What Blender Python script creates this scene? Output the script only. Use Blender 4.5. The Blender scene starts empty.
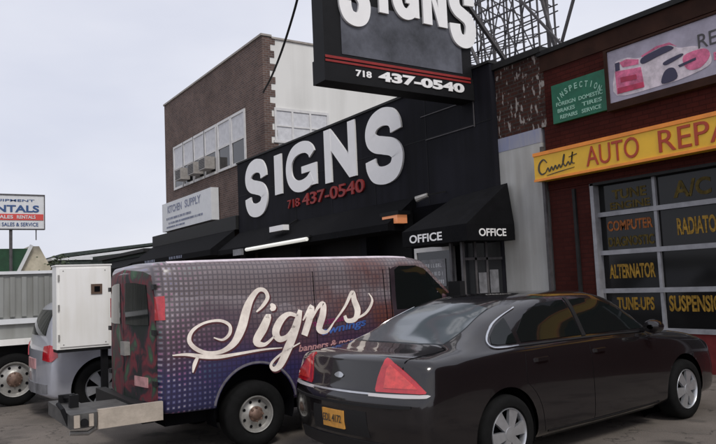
import bpy, bmesh, math, random
import numpy as np
from mathutils import Vector, Matrix, noise
from mathutils.bvhtree import BVHTree
R = math.radians
random.seed(7)
scene = bpy.context.scene
COL = scene.collection

# ------------------------------------------------------------------ camera
FOC, ROLL = 707.0, 0.044
YAW = R(33.4); PITCH = math.atan(61/707.0)
cam_data = bpy.data.cameras.new('camera'); cam = bpy.data.objects.new('camera', cam_data); COL.objects.link(cam)
fh = Vector((-math.cos(YAW), math.sin(YAW), 0)); up = Vector((0, 0, 1))
fwd = fh*math.cos(PITCH)+up*math.sin(PITCH)
r0 = fwd.cross(up).normalized(); u0 = r0.cross(fwd)
cr = r0*math.cos(ROLL)-u0*math.sin(ROLL); cu = u0*math.cos(ROLL)+r0*math.sin(ROLL)
M = Matrix((cr, cu, -fwd)).transposed().to_4x4(); M.translation = (0, 0, 1.65)
cam.matrix_world = M
cam_data.sensor_width = 36; cam_data.lens = 36*FOC/716
cam_data.clip_start = 0.05; cam_data.clip_end = 2000
scene.camera = cam

# ------------------------------------------------------------------ world, sun, exposure
SUN_AZ = Vector((1.0, -0.20, 0)).normalized(); SUN_EL = R(48)
world = bpy.data.worlds.new('World'); scene.world = world; world.use_nodes = True
nt = world.node_tree; nt.nodes.clear()
wo = nt.nodes.new('ShaderNodeOutputWorld'); bg = nt.nodes.new('ShaderNodeBackground')
sky = nt.nodes.new('ShaderNodeTexSky'); sky.sky_type = 'NISHITA'; sky.sun_disc = False
sky.sun_elevation = SUN_EL; sky.sun_rotation = math.atan2(SUN_AZ.x, SUN_AZ.y)
sky.air_density = 1.0; sky.dust_density = 3.0
tc = nt.nodes.new('ShaderNodeTexCoord'); nz = nt.nodes.new('ShaderNodeTexNoise')
mp = nt.nodes.new('ShaderNodeMapping'); mp.inputs['Scale'].default_value = (1, 1, 2.6)
nz.inputs['Scale'].default_value = 1.6; nz.inputs['Detail'].default_value = 5
rp = nt.nodes.new('ShaderNodeValToRGB')
rp.color_ramp.elements[0].position = .3; rp.color_ramp.elements[0].color = (6.5, 6.75, 7.9, 1)
rp.color_ramp.elements[1].position = .7; rp.color_ramp.elements[1].color = (8.9, 8.95, 9.6, 1)
mx = nt.nodes.new('ShaderNodeMix'); mx.data_type = 'RGBA'; mx.inputs['Factor'].default_value = .88
L = nt.links.new
L(tc.outputs['Generated'], mp.inputs['Vector']); L(mp.outputs[0], nz.inputs['Vector']); L(nz.outputs[0], rp.inputs[0])
L(sky.outputs[0], mx.inputs[6]); L(rp.outputs[0], mx.inputs[7]); L(mx.outputs[2], bg.inputs['Color'])
bg.inputs['Strength'].default_value = 0.1; L(bg.outputs[0], wo.inputs[0])
sd = bpy.data.lights.new('sun', 'SUN'); sun = bpy.data.objects.new('sun', sd); COL.objects.link(sun)
sd.energy = 1.5; sd.angle = R(14); sd.color = (1, .97, .92)
sdir = (SUN_AZ*math.cos(SUN_EL)+up*math.sin(SUN_EL))
sun.rotation_euler = sdir.to_track_quat('Z', 'Y').to_euler(); sun.location = (10, -10, 20)
vs = scene.view_settings
scene.display_settings.display_device = 'sRGB'
vs.view_transform = 'Standard'; vs.look = 'None'; vs.gamma = 1; vs.exposure = 0.1; vs.use_curve_mapping = False
scene.render.engine = 'CYCLES'

# ------------------------------------------------------------------ materials
def mat(name, col, rough=.6, metal=0, var=.0, vscale=4, bump=0, bscale=60, coat=0, ior=1.5, emit=0, dirt=None):
    m = bpy.data.materials.new(name); m.use_nodes = True
    n = m.node_tree; b = n.nodes['Principled BSDF']
    b.inputs['Base Color'].default_value = (*col, 1); b.inputs['Roughness'].default_value = rough
    b.inputs['Metallic'].default_value = metal; b.inputs['IOR'].default_value = ior
    b.inputs['Coat Weight'].default_value = coat; b.inputs['Coat Roughness'].default_value = .05
    if emit:
        b.inputs['Emission Color'].default_value = (*col, 1); b.inputs['Emission Strength'].default_value = emit
    t = n.nodes.new('ShaderNodeTexCoord')
    if var or dirt:
        z = n.nodes.new('ShaderNodeTexNoise'); z.inputs['Scale'].default_value = vscale; z.inputs['Detail'].default_value = 6
        z.inputs['Roughness'].default_value = .65
        r = n.nodes.new('ShaderNodeValToRGB')
        c0 = dirt if dirt else tuple(c*(1-var) for c in col); c1 = tuple(min(1, c*(1+var)) for c in col)
        r.color_ramp.elements[0].position = .32; r.color_ramp.elements[0].color = (*c0, 1)
        r.color_ramp.elements[1].position = .66; r.color_ramp.elements[1].color = (*c1, 1)
        n.links.new(t.outputs['Object'], z.inputs['Vector']); n.links.new(z.outputs[0], r.inputs[0])
        n.links.new(r.outputs[0], b.inputs['Base Color'])
        rr = n.nodes.new('ShaderNodeMapRange'); rr.inputs['To Min'].default_value = max(.02, rough*.85); rr.inputs['To Max'].default_value = min(1, rough*1.2)
        n.links.new(z.outputs[0], rr.inputs['Value']); n.links.new(rr.outputs[0], b.inputs['Roughness'])
    if bump:
        z = n.nodes.new('ShaderNodeTexNoise'); z.inputs['Scale'].default_value = bscale; z.inputs['Detail'].default_value = 4
        bp = n.nodes.new('ShaderNodeBump'); bp.inputs['Strength'].default_value = bump; bp.inputs['Distance'].default_value = .02
        n.links.new(t.outputs['Object'], z.inputs['Vector']); n.links.new(z.outputs[0], bp.inputs['Height'])
        n.links.new(bp.outputs[0], b.inputs['Normal'])
    return m

def brick_mat(name, c1, c2, mortar, axis='y', bw=.215, bh=.075, ms=.010, splash=None, splash_amt=.62):
    """axis: the wall's normal axis"""
    m = bpy.data.materials.new(name); m.use_nodes = True
    n = m.node_tree; b = n.nodes['Principled BSDF']; b.inputs['Roughness'].default_value = .88
    t = n.nodes.new('ShaderNodeTexCoord'); s = n.nodes.new('ShaderNodeSeparateXYZ'); c = n.nodes.new('ShaderNodeCombineXYZ')
    n.links.new(t.outputs['Object'], s.inputs[0])
    n.links.new(s.outputs[0 if axis == 'y' else 1], c.inputs[0]); n.links.new(s.outputs[2], c.inputs[1])
    k = n.nodes.new('ShaderNodeTexBrick'); k.inputs['Scale'].default_value = 1
    k.inputs['Brick Width'].default_value = bw; k.inputs['Row Height'].default_value = bh; k.inputs['Mortar Size'].default_value = ms
    k.inputs['Color1'].default_value = (*c1, 1); k.inputs['Color2'].default_value = (*c2, 1); k.inputs['Mortar'].default_value = (*mortar, 1)
    k.inputs['Bias'].default_value = -.2
    n.links.new(c.outputs[0], k.inputs['Vector'])
    z = n.nodes.new('ShaderNodeTexNoise'); z.inputs['Scale'].default_value = 1.1; z.inputs['Detail'].default_value = 7; z.inputs['Roughness'].default_value = .7
    n.links.new(t.outputs['Object'], z.inputs['Vector'])
    mr = n.nodes.new('ShaderNodeMapRange'); mr.inputs['From Min'].default_value = .3; mr.inputs['From Max'].default_value = .7
    mr.inputs['To Min'].default_value = .72; mr.inputs['To Max'].default_value = 1.25
    n.links.new(z.outputs[0], mr.inputs['Value'])
    mu = n.nodes.new('ShaderNodeVectorMath'); mu.operation = 'SCALE'
    n.links.new(k.outputs[0], mu.inputs[0]); n.links.new(mr.outputs[0], mu.inputs['Scale'])
    out = mu.outputs[0]
    if splash:
        w = n.nodes.new('ShaderNodeTexNoise'); w.inputs['Scale'].default_value = 5; w.inputs['Detail'].default_value = 3
        wm = n.nodes.new('ShaderNodeMapping'); wm.inputs['Scale'].default_value = (2.6, 2.6, 1.0); n.links.new(t.outputs['Object'], wm.inputs[0])
        st = n.nodes.new('ShaderNodeValToRGB'); st.color_ramp.elements[0].position = splash_amt; st.color_ramp.elements[1].position = splash_amt+.05
        n.links.new(wm.outputs[0], w.inputs['Vector']); n.links.new(w.outputs[0], st.inputs[0])
        mi = n.nodes.new('ShaderNodeMix'); mi.data_type = 'RGBA'; mi.inputs[7].default_value = (*splash, 1)
        n.links.new(st.outputs[0], mi.inputs[0]); n.links.new(out, mi.inputs[6]); out = mi.outputs[2]
    n.links.new(out, b.inputs['Base Color'])
    bp = n.nodes.new('ShaderNodeBump'); bp.inputs['Strength'].default_value = .5; bp.inputs['Distance'].default_value = .01; bp.invert = True
    n.links.new(k.outputs[1], bp.inputs['Height']); n.links.new(bp.outputs[0], b.inputs['Normal'])
    return m

def streak_mat(name, col, dark, rough=.7, vs=1.0, amt=.5, metal=0):
    """painted surface with vertical rain streaks and grime"""
    m = bpy.data.materials.new(name); m.use_nodes = True
    n = m.node_tree; b = n.nodes['Principled BSDF']; b.inputs['Roughness'].default_value = rough; b.inputs['Metallic'].default_value = metal
    t = n.nodes.new('ShaderNodeTexCoord'); mp = n.nodes.new('ShaderNodeMapping'); mp.inputs['Scale'].default_value = (6*vs, 6*vs, .5*vs)
    z = n.nodes.new('ShaderNodeTexNoise'); z.inputs['Scale'].default_value = 1; z.inputs['Detail'].default_value = 6
    z2 = n.nodes.new('ShaderNodeTexNoise'); z2.inputs['Scale'].default_value = .9*vs; z2.inputs['Detail'].default_value = 8
    ad = n.nodes.new('ShaderNodeMath'); ad.operation = 'ADD'
    n.links.new(t.outputs['Object'], mp.inputs[0]); n.links.new(mp.outputs[0], z.inputs['Vector']); n.links.new(t.outputs['Object'], z2.inputs['Vector'])
    n.links.new(z.outputs[0], ad.inputs[0]); n.links.new(z2.outputs[0], ad.inputs[1])
    r = n.nodes.new('ShaderNodeValToRGB'); r.color_ramp.elements[0].position = amt-.12; r.color_ramp.elements[0].color = (*dark, 1)
    r.color_ramp.elements[1].position = amt+.12; r.color_ramp.elements[1].color = (*col, 1)
    hf = n.nodes.new('ShaderNodeMath'); hf.operation = 'MULTIPLY'; hf.inputs[1].default_value = .5
    n.links.new(ad.outputs[0], hf.inputs[0]); n.links.new(hf.outputs[0], r.inputs[0]); n.links.new(r.outputs[0], b.inputs['Base Color'])
    return m

MT = {
 'black_wall': streak_mat('black_painted_wall', (.013, .013, .018), (.007, .007, .009), .75, .8, .5),
 'black_cloth': mat('black_awning_cloth', (.006, .006, .007), .9, var=.35, vscale=3, bump=.15, bscale=25),
 'black_metal': mat('black_metal', (.007, .007, .008), .6, var=.3),
 'dark_void': mat('dark_interior', (.006, .006, .007), .8),
 'white_letter': mat('white_letter_face', (.86, .85, .84), .45, var=.03, vscale=3),
 'red_letter': mat('red_letter_face', (.26, .022, .02), .5, var=.15),
 'white_paint': streak_mat('white_painted_metal', (.84, .83, .80), (.70, .68, .62), .5, 1.2, .42),
 'stucco': streak_mat('pale_stucco', (.72, .71, .68), (.58, .57, .54), .9, .35, .42),
 'brick': brick_mat('brown_brick', (.135, .085, .070), (.085, .056, .050), (.17, .15, .14), 'y', .215, .082, .010),
 'brick_side': brick_mat('brown_brick_return', (.135, .085, .070), (.085, .056, .050), (.17, .15, .14), 'x', .215, .082, .010),
 'dark_brick': brick_mat('dark_old_brick', (.06, .024, .018), (.03, .014, .012), (.05, .04, .035), 'y', .21, .08, .012, splash=(.30, .27, .25), splash_amt=.575),
 'red_brick': brick_mat('red_painted_brick', (.058, .013, .010), (.046, .011, .009), (.034, .009, .007), 'y', .22, .08, .008),
 'pier_brick': brick_mat('red_pier_brick', (.055, .014, .011), (.042, .011, .009), (.04, .012, .01), 'y', .22, .08, .010),
 'brown_band': mat('brown_parapet_paint', (.035, .016, .011), .8, var=.35, vscale=2),
 'coping': mat('dark_coping', (.02, .02, .02), .6, var=.3),
 'pale_coping': mat('pale_coping', (.32, .29, .26), .7, var=.2),
 'concrete': streak_mat('pale_painted_concrete', (.46, .46, .445), (.30, .29, .27), .85, .8, .46),
 'blue_paint': streak_mat('faded_blue_paint', (.24, .26, .38), (.33, .33, .37), .85, 2.0, .5),
 'win_frame': mat('white_window_frame', (.62, .61, .60), .5, var=.1),
 'blind': mat('pale_window_blind', (.58, .58, .60), .6, var=.12, vscale=6),
 'glass': mat('dark_window_glass', (.012, .013, .015), .06, ior=1.6),
 'ac': mat('pale_air_conditioner', (.30, .28, .26), .5, var=.2, vscale=8),
 'yellow': mat('yellow_sign_face', (.80, .46, .025), .45, var=.08, vscale=2),
 'orange_edge': mat('orange_sign_edge', (.82, .27, .035), .5, var=.12),
 'sign_red': mat('sign_red_lettering', (.40, .045, .012), .5),
 'sign_dark': mat('sign_dark_lettering', (.05, .04, .03), .5),
 'green': mat('green_sign_face', (.010, .12, .065), .5, var=.2, vscale=5),
 'green_text': mat('pale_green_lettering', (.32, .55, .44), .5),
 'mullion': mat('grey_door_mullion', (.26, .26, .275), .45, var=.2, vscale=5),
 'door_glass': mat('dark_door_glass', (.010, .010, .010), .10),
 'door_text_dim': mat('dim_door_lettering', (.085, .06, .014), .5, var=.55, vscale=14),
 'door_text': mat('yellow_door_lettering', (.27, .155, .022), .5, var=.55, vscale=18),
 'door_text_red': mat('orange_door_lettering', (.25, .08, .02), .5, var=.55, vscale=18),
 'door_red': mat('red_door_panel', (.14, .02, .02), .5, var=.3),
 'steel': mat('rusty_steel', (.07, .065, .068), .65, var=.35, vscale=6),
 'lamp_white': mat('white_tube_light', (.85, .84, .78), .4, emit=.4),
 'lamp_orange': mat('orange_lamp_glass', (.75, .28, .12), .4, emit=.25),
 'wire': mat('dark_cable', (.02, .02, .022), .6),
 'tyre': mat('tyre_rubber', (.007, .007, .007), .9, var=.3, vscale=20),
 'rim': mat('silver_wheel_metal', (.55, .56, .58), .32, .75, var=.1, vscale=12),
 'rim_white': mat('painted_steel_wheel', (.34, .33, .31), .4, .45, var=.2, vscale=12),
 'rim_brown': mat('worn_steel_wheel_centre', (.16, .10, .075), .5, .3, var=.4, vscale=16),
 'chrome': mat('chrome_trim', (.62, .63, .65), .18, 1.0),
 'arch_grey': mat('worn_grey_arch_lip', (.13, .12, .14), .5, var=.4, vscale=9),
 'cab_door': mat('dark_maroon_cab_door', (.030, .020, .026), .35, coat=.5, var=.3, vscale=2),
 'under': mat('black_underbody', (.008, .008, .009), .9),
 'plastic': mat('black_plastic', (.012, .012, .013), .5),
 'sedan': mat('dark_brown_car_paint', (.012, .010, .011), .22, .3, coat=1.0, var=.12, vscale=.8),
 'car_glass': mat('tinted_car_glass', (.006, .008, .008), .04, ior=1.42),
 'rear_glass': mat('grey_backlight_glass', (.075, .09, .10), .10, ior=2.0),
 'tail_red': mat('red_tail_lens', (.46, .012, .022), .15, coat=1, var=.25, vscale=14),
 'tail_pink': mat('pale_red_tail_lens', (.66, .05, .045), .15, coat=1, var=.3, vscale=20),
 'lens_white': mat('clear_reverse_lens', (.52, .49, .49), .18, coat=1),
 'plate': mat('orange_number_plate', (.62, .30, .06), .5, var=.15, vscale=20),
 'silver': mat('silver_car_paint', (.46, .47, .52), .35, .4, coat=.8, var=.06),
 'truck_grey': streak_mat('grey_ribbed_truck_body', (.27, .275, .26), (.17, .17, .155), .6, 1.0, .48),
 'truck_frame': mat('black_truck_frame', (.012, .012, .012), .7),
 'beige': mat('weathered_beige_board', (.40, .345, .285), .75, var=.2, vscale=5, bump=.2, bscale=30),
 'deck_grey': mat('worn_grey_deck', (.075, .073, .07), .6, .2, var=.35, vscale=8),
 'green_roof': mat('dark_green_roof', (.018, .06, .03), .8, var=.25),
 'cream': mat('cream_render', (.62, .56, .44), .85, dirt=(.40, .36, .27), vscale=1.5),
 'shed': mat('dark_green_grey_shed', (.045, .055, .05), .8, var=.3),
 'leaf': mat('ivy_leaves', (.055, .075, .035), .7, var=.4, vscale=3),
 'bark': mat('bark', (.09, .07, .05), .9, var=.3),
 'bill_white': mat('billboard_white', (.66, .67, .68), .5, var=.05),
 'bill_red': mat('billboard_red', (.60, .07, .06), .5),
 'bill_blue': mat('billboard_blue', (.03, .08, .22), .5),
 'poster_bg': mat('poster_lilac', (.36, .33, .40), .5, var=.25, vscale=2),
 'poster_pink': mat('poster_pink', (.58, .13, .24), .5, var=.45, vscale=7),
 'poster_red': mat('poster_red', (.42, .03, .08), .5, var=.3, vscale=6),
 'poster_white': mat('poster_white', (.62, .54, .58), .5, var=.25, vscale=8),
 'poster_dark': mat('poster_dark', (.035, .03, .07), .5),
 'script': mat('cream_script_lettering', (.86, .76, .68), .4, var=.2, vscale=6),
 'script_edge': mat('brown_script_edge', (.10, .035, .04), .4),
 'blue_text': mat('blue_small_lettering', (.05, .11, .34), .4, var=.4, vscale=8),
 'magenta': mat('magenta_smudge', (.22, .02, .10), .4, var=.4, vscale=6),
 'pink_text': mat('pink_small_lettering', (.50, .26, .26), .4, var=.3, vscale=9),
 'sign_field': mat('dark_faded_sign_field', (.06, .062, .075), .35, var=.7, vscale=1.3),
 'grey_text': mat('grey_faded_lettering', (.20, .22, .30), .5, var=.3, vscale=3),
 'window_sign': mat('grey_window_poster', (.16, .16, .17), .4, var=.4, vscale=6),
 'mark_grey': mat('brown_worn_mark', (.10, .06, .04), .7),
}

for k_, v_ in dict(black_wall=.12, black_cloth=.1, black_metal=.2, dark_void=0, red_brick=.1, pier_brick=.1, dark_brick=.15, tyre=.15, under=0, truck_frame=.1,
                   brown_band=.15, coping=.2, plastic=.3, door_red=.2, shed=.2, brick=.2, brick_side=.2, script=.3, script_edge=.2, sedan=.3, door_glass=.3, red_letter=.3, door_text=.2, door_text_red=.2, door_text_dim=.1).items():
    MT[k_].node_tree.nodes['Principled BSDF'].inputs['Specular IOR Level'].default_value = v_

def wrap_mat():
    """printed dot-grid vinyl on the van (object coordinates, sky glare painted in at the top)"""
    m = bpy.data.materials.new('van_vinyl_print'); m.use_nodes = True
    n = m.node_tree; b = n.nodes['Principled BSDF']; K = n.nodes.new; LK = n.links.new
    b.inputs['Roughness'].default_value = .35; b.inputs['Coat Weight'].default_value = .35
    b.inputs['Coat Roughness'].default_value = .25
    t = K('ShaderNodeTexCoord'); s = K('ShaderNodeSeparateXYZ'); LK(t.outputs['Object'], s.inputs[0])
    # warped coordinates so that the grid bulges
    def frac(sock, per, nm):
        d = K('ShaderNodeMath'); d.operation = 'DIVIDE'; d.inputs[1].default_value = per; LK(sock, d.inputs[0])
        w = K('ShaderNodeTexNoise'); w.inputs['Scale'].default_value = 1.3; LK(t.outputs['Object'], w.inputs['Vector'])
        a = K('ShaderNodeMath'); a.operation = 'MULTIPLY_ADD'; a.inputs[1].default_value = .9; LK(w.outputs[0], a.inputs[0]); LK(d.outputs[0], a.inputs[2])
        f = K('ShaderNodeMath'); f.operation = 'PINGPONG'; f.inputs[1].default_value = .5; LK(a.outputs[0], f.inputs[0]); return f.outputs[0]
    fy = frac(s.outputs[1], .052, 'y'); fz = frac(s.outputs[2], .052, 'z')
    mn = K('ShaderNodeMath'); mn.operation = 'MINIMUM'; LK(fy, mn.inputs[0]); LK(fz, mn.inputs[1])
    g = K('ShaderNodeValToRGB'); g.color_ramp.elements[0].position = .10; g.color_ramp.elements[0].color = (1, 1, 1, 1)
    g.color_ramp.elements[1].position = .20; g.color_ramp.elements[1].color = (0, 0, 0, 1); LK(mn.outputs[0], g.inputs[0])
    # ground tint: blue low, purple middle, painted sky glare in grey plum high, reddish towards the cab
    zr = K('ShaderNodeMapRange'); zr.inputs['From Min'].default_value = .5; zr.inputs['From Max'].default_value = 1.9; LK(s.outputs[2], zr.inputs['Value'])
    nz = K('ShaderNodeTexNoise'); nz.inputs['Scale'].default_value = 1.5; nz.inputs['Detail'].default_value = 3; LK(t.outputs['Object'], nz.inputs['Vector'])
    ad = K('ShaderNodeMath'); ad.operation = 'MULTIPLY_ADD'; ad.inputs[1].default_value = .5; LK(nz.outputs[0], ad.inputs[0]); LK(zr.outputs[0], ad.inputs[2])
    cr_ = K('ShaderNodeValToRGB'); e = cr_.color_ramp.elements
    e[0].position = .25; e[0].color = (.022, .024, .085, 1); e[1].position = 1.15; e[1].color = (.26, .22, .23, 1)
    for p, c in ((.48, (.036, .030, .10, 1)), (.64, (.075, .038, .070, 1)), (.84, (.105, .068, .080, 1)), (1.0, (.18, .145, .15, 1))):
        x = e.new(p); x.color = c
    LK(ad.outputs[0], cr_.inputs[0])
    # red flames towards the cab and the lower middle
    yr = K('ShaderNodeMapRange'); yr.inputs['From Min'].default_value = -1.6; yr.inputs['From Max'].default_value = -.2; LK(s.outputs[1], yr.inputs['Value'])
    n2 = K('ShaderNodeTexNoise'); n2.inputs['Scale'].default_value = 2.2; n2.inputs['Detail'].default_value = 3; LK(t.outputs['Object'], n2.inputs['Vector'])
    r2 = K('ShaderNodeValToRGB'); r2.color_ramp.elements[0].position = .42; r2.color_ramp.elements[1].position = .62; LK(n2.outputs[0], r2.inputs[0])
    ml = K('ShaderNodeMath'); ml.operation = 'MULTIPLY'; LK(yr.outputs[0], ml.inputs[0]); LK(r2.outputs[0], ml.inputs[1])
    mi = K('ShaderNodeMix'); mi.data_type = 'RGBA'; LK(ml.outputs[0], mi.inputs[0]); LK(cr_.outputs[0], mi.inputs[6]); mi.inputs[7].default_value = (.13, .045, .035, 1)
    # dark grid lines over the tints, pale coloured dots in the cells next to the tail
    dn = K('ShaderNodeTexNoise'); dn.inputs['Scale'].default_value = 4.5; dn.inputs['Detail'].default_value = 0; LK(t.outputs['Object'], dn.inputs['Vector'])
    dc = K('ShaderNodeValToRGB'); q = dc.color_ramp.elements
    q[0].position = .3; q[0].color = (.20, .20, .34, 1); q[1].position = .72; q[1].color = (.12, .30, .28, 1)
    x = q.new(.46); x.color = (.50, .46, .52, 1); x = q.new(.56); x.color = (.46, .16, .32, 1)
    LK(dn.outputs[0], dc.inputs[0])
    gs = K('ShaderNodeMath'); gs.operation = 'MULTIPLY'; gs.inputs[1].default_value = .52; LK(g.outputs[0], gs.inputs[0])
    m1 = K('ShaderNodeMix'); m1.data_type = 'RGBA'; LK(gs.outputs[0], m1.inputs[0]); LK(mi.outputs[2], m1.inputs[6]); m1.inputs[7].default_value = (.016, .012, .026, 1)
    dm = K('ShaderNodeValToRGB'); dm.color_ramp.elements[0].position = .27; dm.color_ramp.elements[1].position = .36; LK(mn.outputs[0], dm.inputs[0])
    st = K('ShaderNodeMapRange'); st.inputs['From Min'].default_value = -2.62; st.inputs['From Max'].default_value = -2.05
    st.inputs['To Min'].default_value = .6; st.inputs['To Max'].default_value = .0; LK(s.outputs[1], st.inputs['Value'])
    fm = K('ShaderNodeMath'); fm.operation = 'MULTIPLY'; LK(dm.outputs[0], fm.inputs[0]); LK(st.outputs[0], fm.inputs[1])
    m2 = K('ShaderNodeMix'); m2.data_type = 'RGBA'; LK(fm.outputs[0], m2.inputs[0]); LK(m1.outputs[2], m2.inputs[6]); LK(dc.outputs[0], m2.inputs[7])
    LK(m2.outputs[2], b.inputs['Base Color'])
    return m
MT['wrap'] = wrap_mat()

def rear_print():
    m = bpy.data.materials.new('van_rear_print'); m.use_nodes = True
    n = m.node_tree; b = n.nodes['Principled BSDF']; b.inputs['Roughness'].default_value = .6; b.inputs['Specular IOR Level'].default_value = .25
    t = n.nodes.new('ShaderNodeTexCoord'); z = n.nodes.new('ShaderNodeTexNoise'); z.inputs['Scale'].default_value = 3.2; z.inputs['Detail'].default_value = 3; z.inputs['Distortion'].default_value = .8
    r = n.nodes.new('ShaderNodeValToRGB'); e = r.color_ramp.elements
    e[0].position = .30; e[0].color = (.012, .022, .015, 1); e[1].position = .72; e[1].color = (.16, .13, .13, 1)
    for p, c in ((.42, (.03, .025, .03, 1)), (.5, (.17, .03, .04, 1)), (.58, (.06, .05, .05, 1)), (.65, (.05, .12, .06, 1))):
        x = e.new(p); x.color = c
    n.links.new(t.outputs['Object'], z.inputs['Vector']); n.links.new(z.outputs[0], r.inputs[0]); n.links.new(r.outputs[0], b.inputs['Base Color'])
    return m
MT['rear_print'] = rear_print()

def ground_mat():
    m = bpy.data.materials.new('worn_asphalt'); m.use_nodes = True
    n = m.node_tree; b = n.nodes['Principled BSDF']; K = n.nodes.new; LK = n.links.new
    t = K('ShaderNodeTexCoord')
    a = K('ShaderNodeTexNoise'); a.inputs['Scale'].default_value = .55; a.inputs['Detail'].default_value = 9; a.inputs['Roughness'].default_value = .65
    r = K('ShaderNodeValToRGB'); r.color_ramp.elements[0].position = .33; r.color_ramp.elements[0].color = (.085, .074, .064, 1)
    r.color_ramp.elements[1].position = .68; r.color_ramp.elements[1].color = (.20, .17, .145, 1)
    f = K('ShaderNodeTexNoise'); f.inputs['Scale'].default_value = 90; f.inputs['Detail'].default_value = 3
    fr = K('ShaderNodeMapRange'); fr.inputs['From Min'].default_value = .3; fr.inputs['From Max'].default_value = .7; fr.inputs['To Min'].default_value = .72; fr.inputs['To Max'].default_value = 1.28
    v = K('ShaderNodeTexVoronoi'); v.feature = 'DISTANCE_TO_EDGE'; v.inputs['Scale'].default_value = .7
    w = K('ShaderNodeTexNoise'); w.inputs['Scale'].default_value = 3; w.inputs['Detail'].default_value = 5
    va = K('ShaderNodeVectorMath'); va.operation = 'ADD'; LK(t.outputs['Object'], va.inputs[0]); LK(w.outputs[1], va.inputs[1]); LK(va.outputs[0], v.inputs['Vector'])
    cr2 = K('ShaderNodeValToRGB'); cr2.color_ramp.elements[0].position = 0; cr2.color_ramp.elements[0].color = (.35, .35, .35, 1); cr2.color_ramp.elements[1].position = .014
    s = K('ShaderNodeTexNoise'); s.inputs['Scale'].default_value = 1.4; s.inputs['Detail'].default_value = 3
    sr = K('ShaderNodeValToRGB'); sr.color_ramp.elements[0].position = .34; sr.color_ramp.elements[0].color = (.4, .4, .4, 1); sr.color_ramp.elements[1].position = .42
    for q in (a, f, w, s): LK(t.outputs['Object'], q.inputs['Vector'])
    LK(a.outputs[0], r.inputs[0]); LK(f.outputs[0], fr.inputs['Value']); LK(v.outputs[0], cr2.inputs[0]); LK(s.outputs[0], sr.inputs[0])
    m1 = K('ShaderNodeVectorMath'); m1.operation = 'SCALE'; LK(r.outputs[0], m1.inputs[0]); LK(fr.outputs[0], m1.inputs['Scale'])
    m2 = K('ShaderNodeVectorMath'); m2.operation = 'MULTIPLY'; LK(m1.outputs[0], m2.inputs[0]); LK(cr2.outputs[0], m2.inputs[1])
    m3 = K('ShaderNodeVectorMath'); m3.operation = 'MULTIPLY'; LK(m2.outputs[0], m3.inputs[0]); LK(sr.outputs[0], m3.inputs[1])
    LK(m3.outputs[0], b.inputs['Base Color']); b.inputs['Roughness'].default_value = .85
    bp = K('ShaderNodeBump'); bp.inputs['Strength'].default_value = .5; bp.inputs['Distance'].default_value = .01
    LK(f.outputs[0], bp.inputs['Height']); LK(bp.outputs[0], b.inputs['Normal'])
    return m
MT['asphalt'] = ground_mat()

# ------------------------------------------------------------------ helpers
def tag(o, label=None, cat=None, group=None, kind=None):
    if label: o['label'] = label
    if cat: o['category'] = cat
    if group: o['group'] = group
    if kind: o['kind'] = kind
    return o

def thing(name, label, cat, loc=(0, 0, 0), group=None):
    o = bpy.data.objects.new(name, None); o.empty_display_size = .2; COL.objects.link(o); o.location = loc
    o['_w'] = list(loc)
    return tag(o, label, cat, group)

def root_loc(o):
    v = Vector((0, 0, 0))
    while o is not None:
        v += Vector(o.location); o = o.parent
    return v

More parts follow.
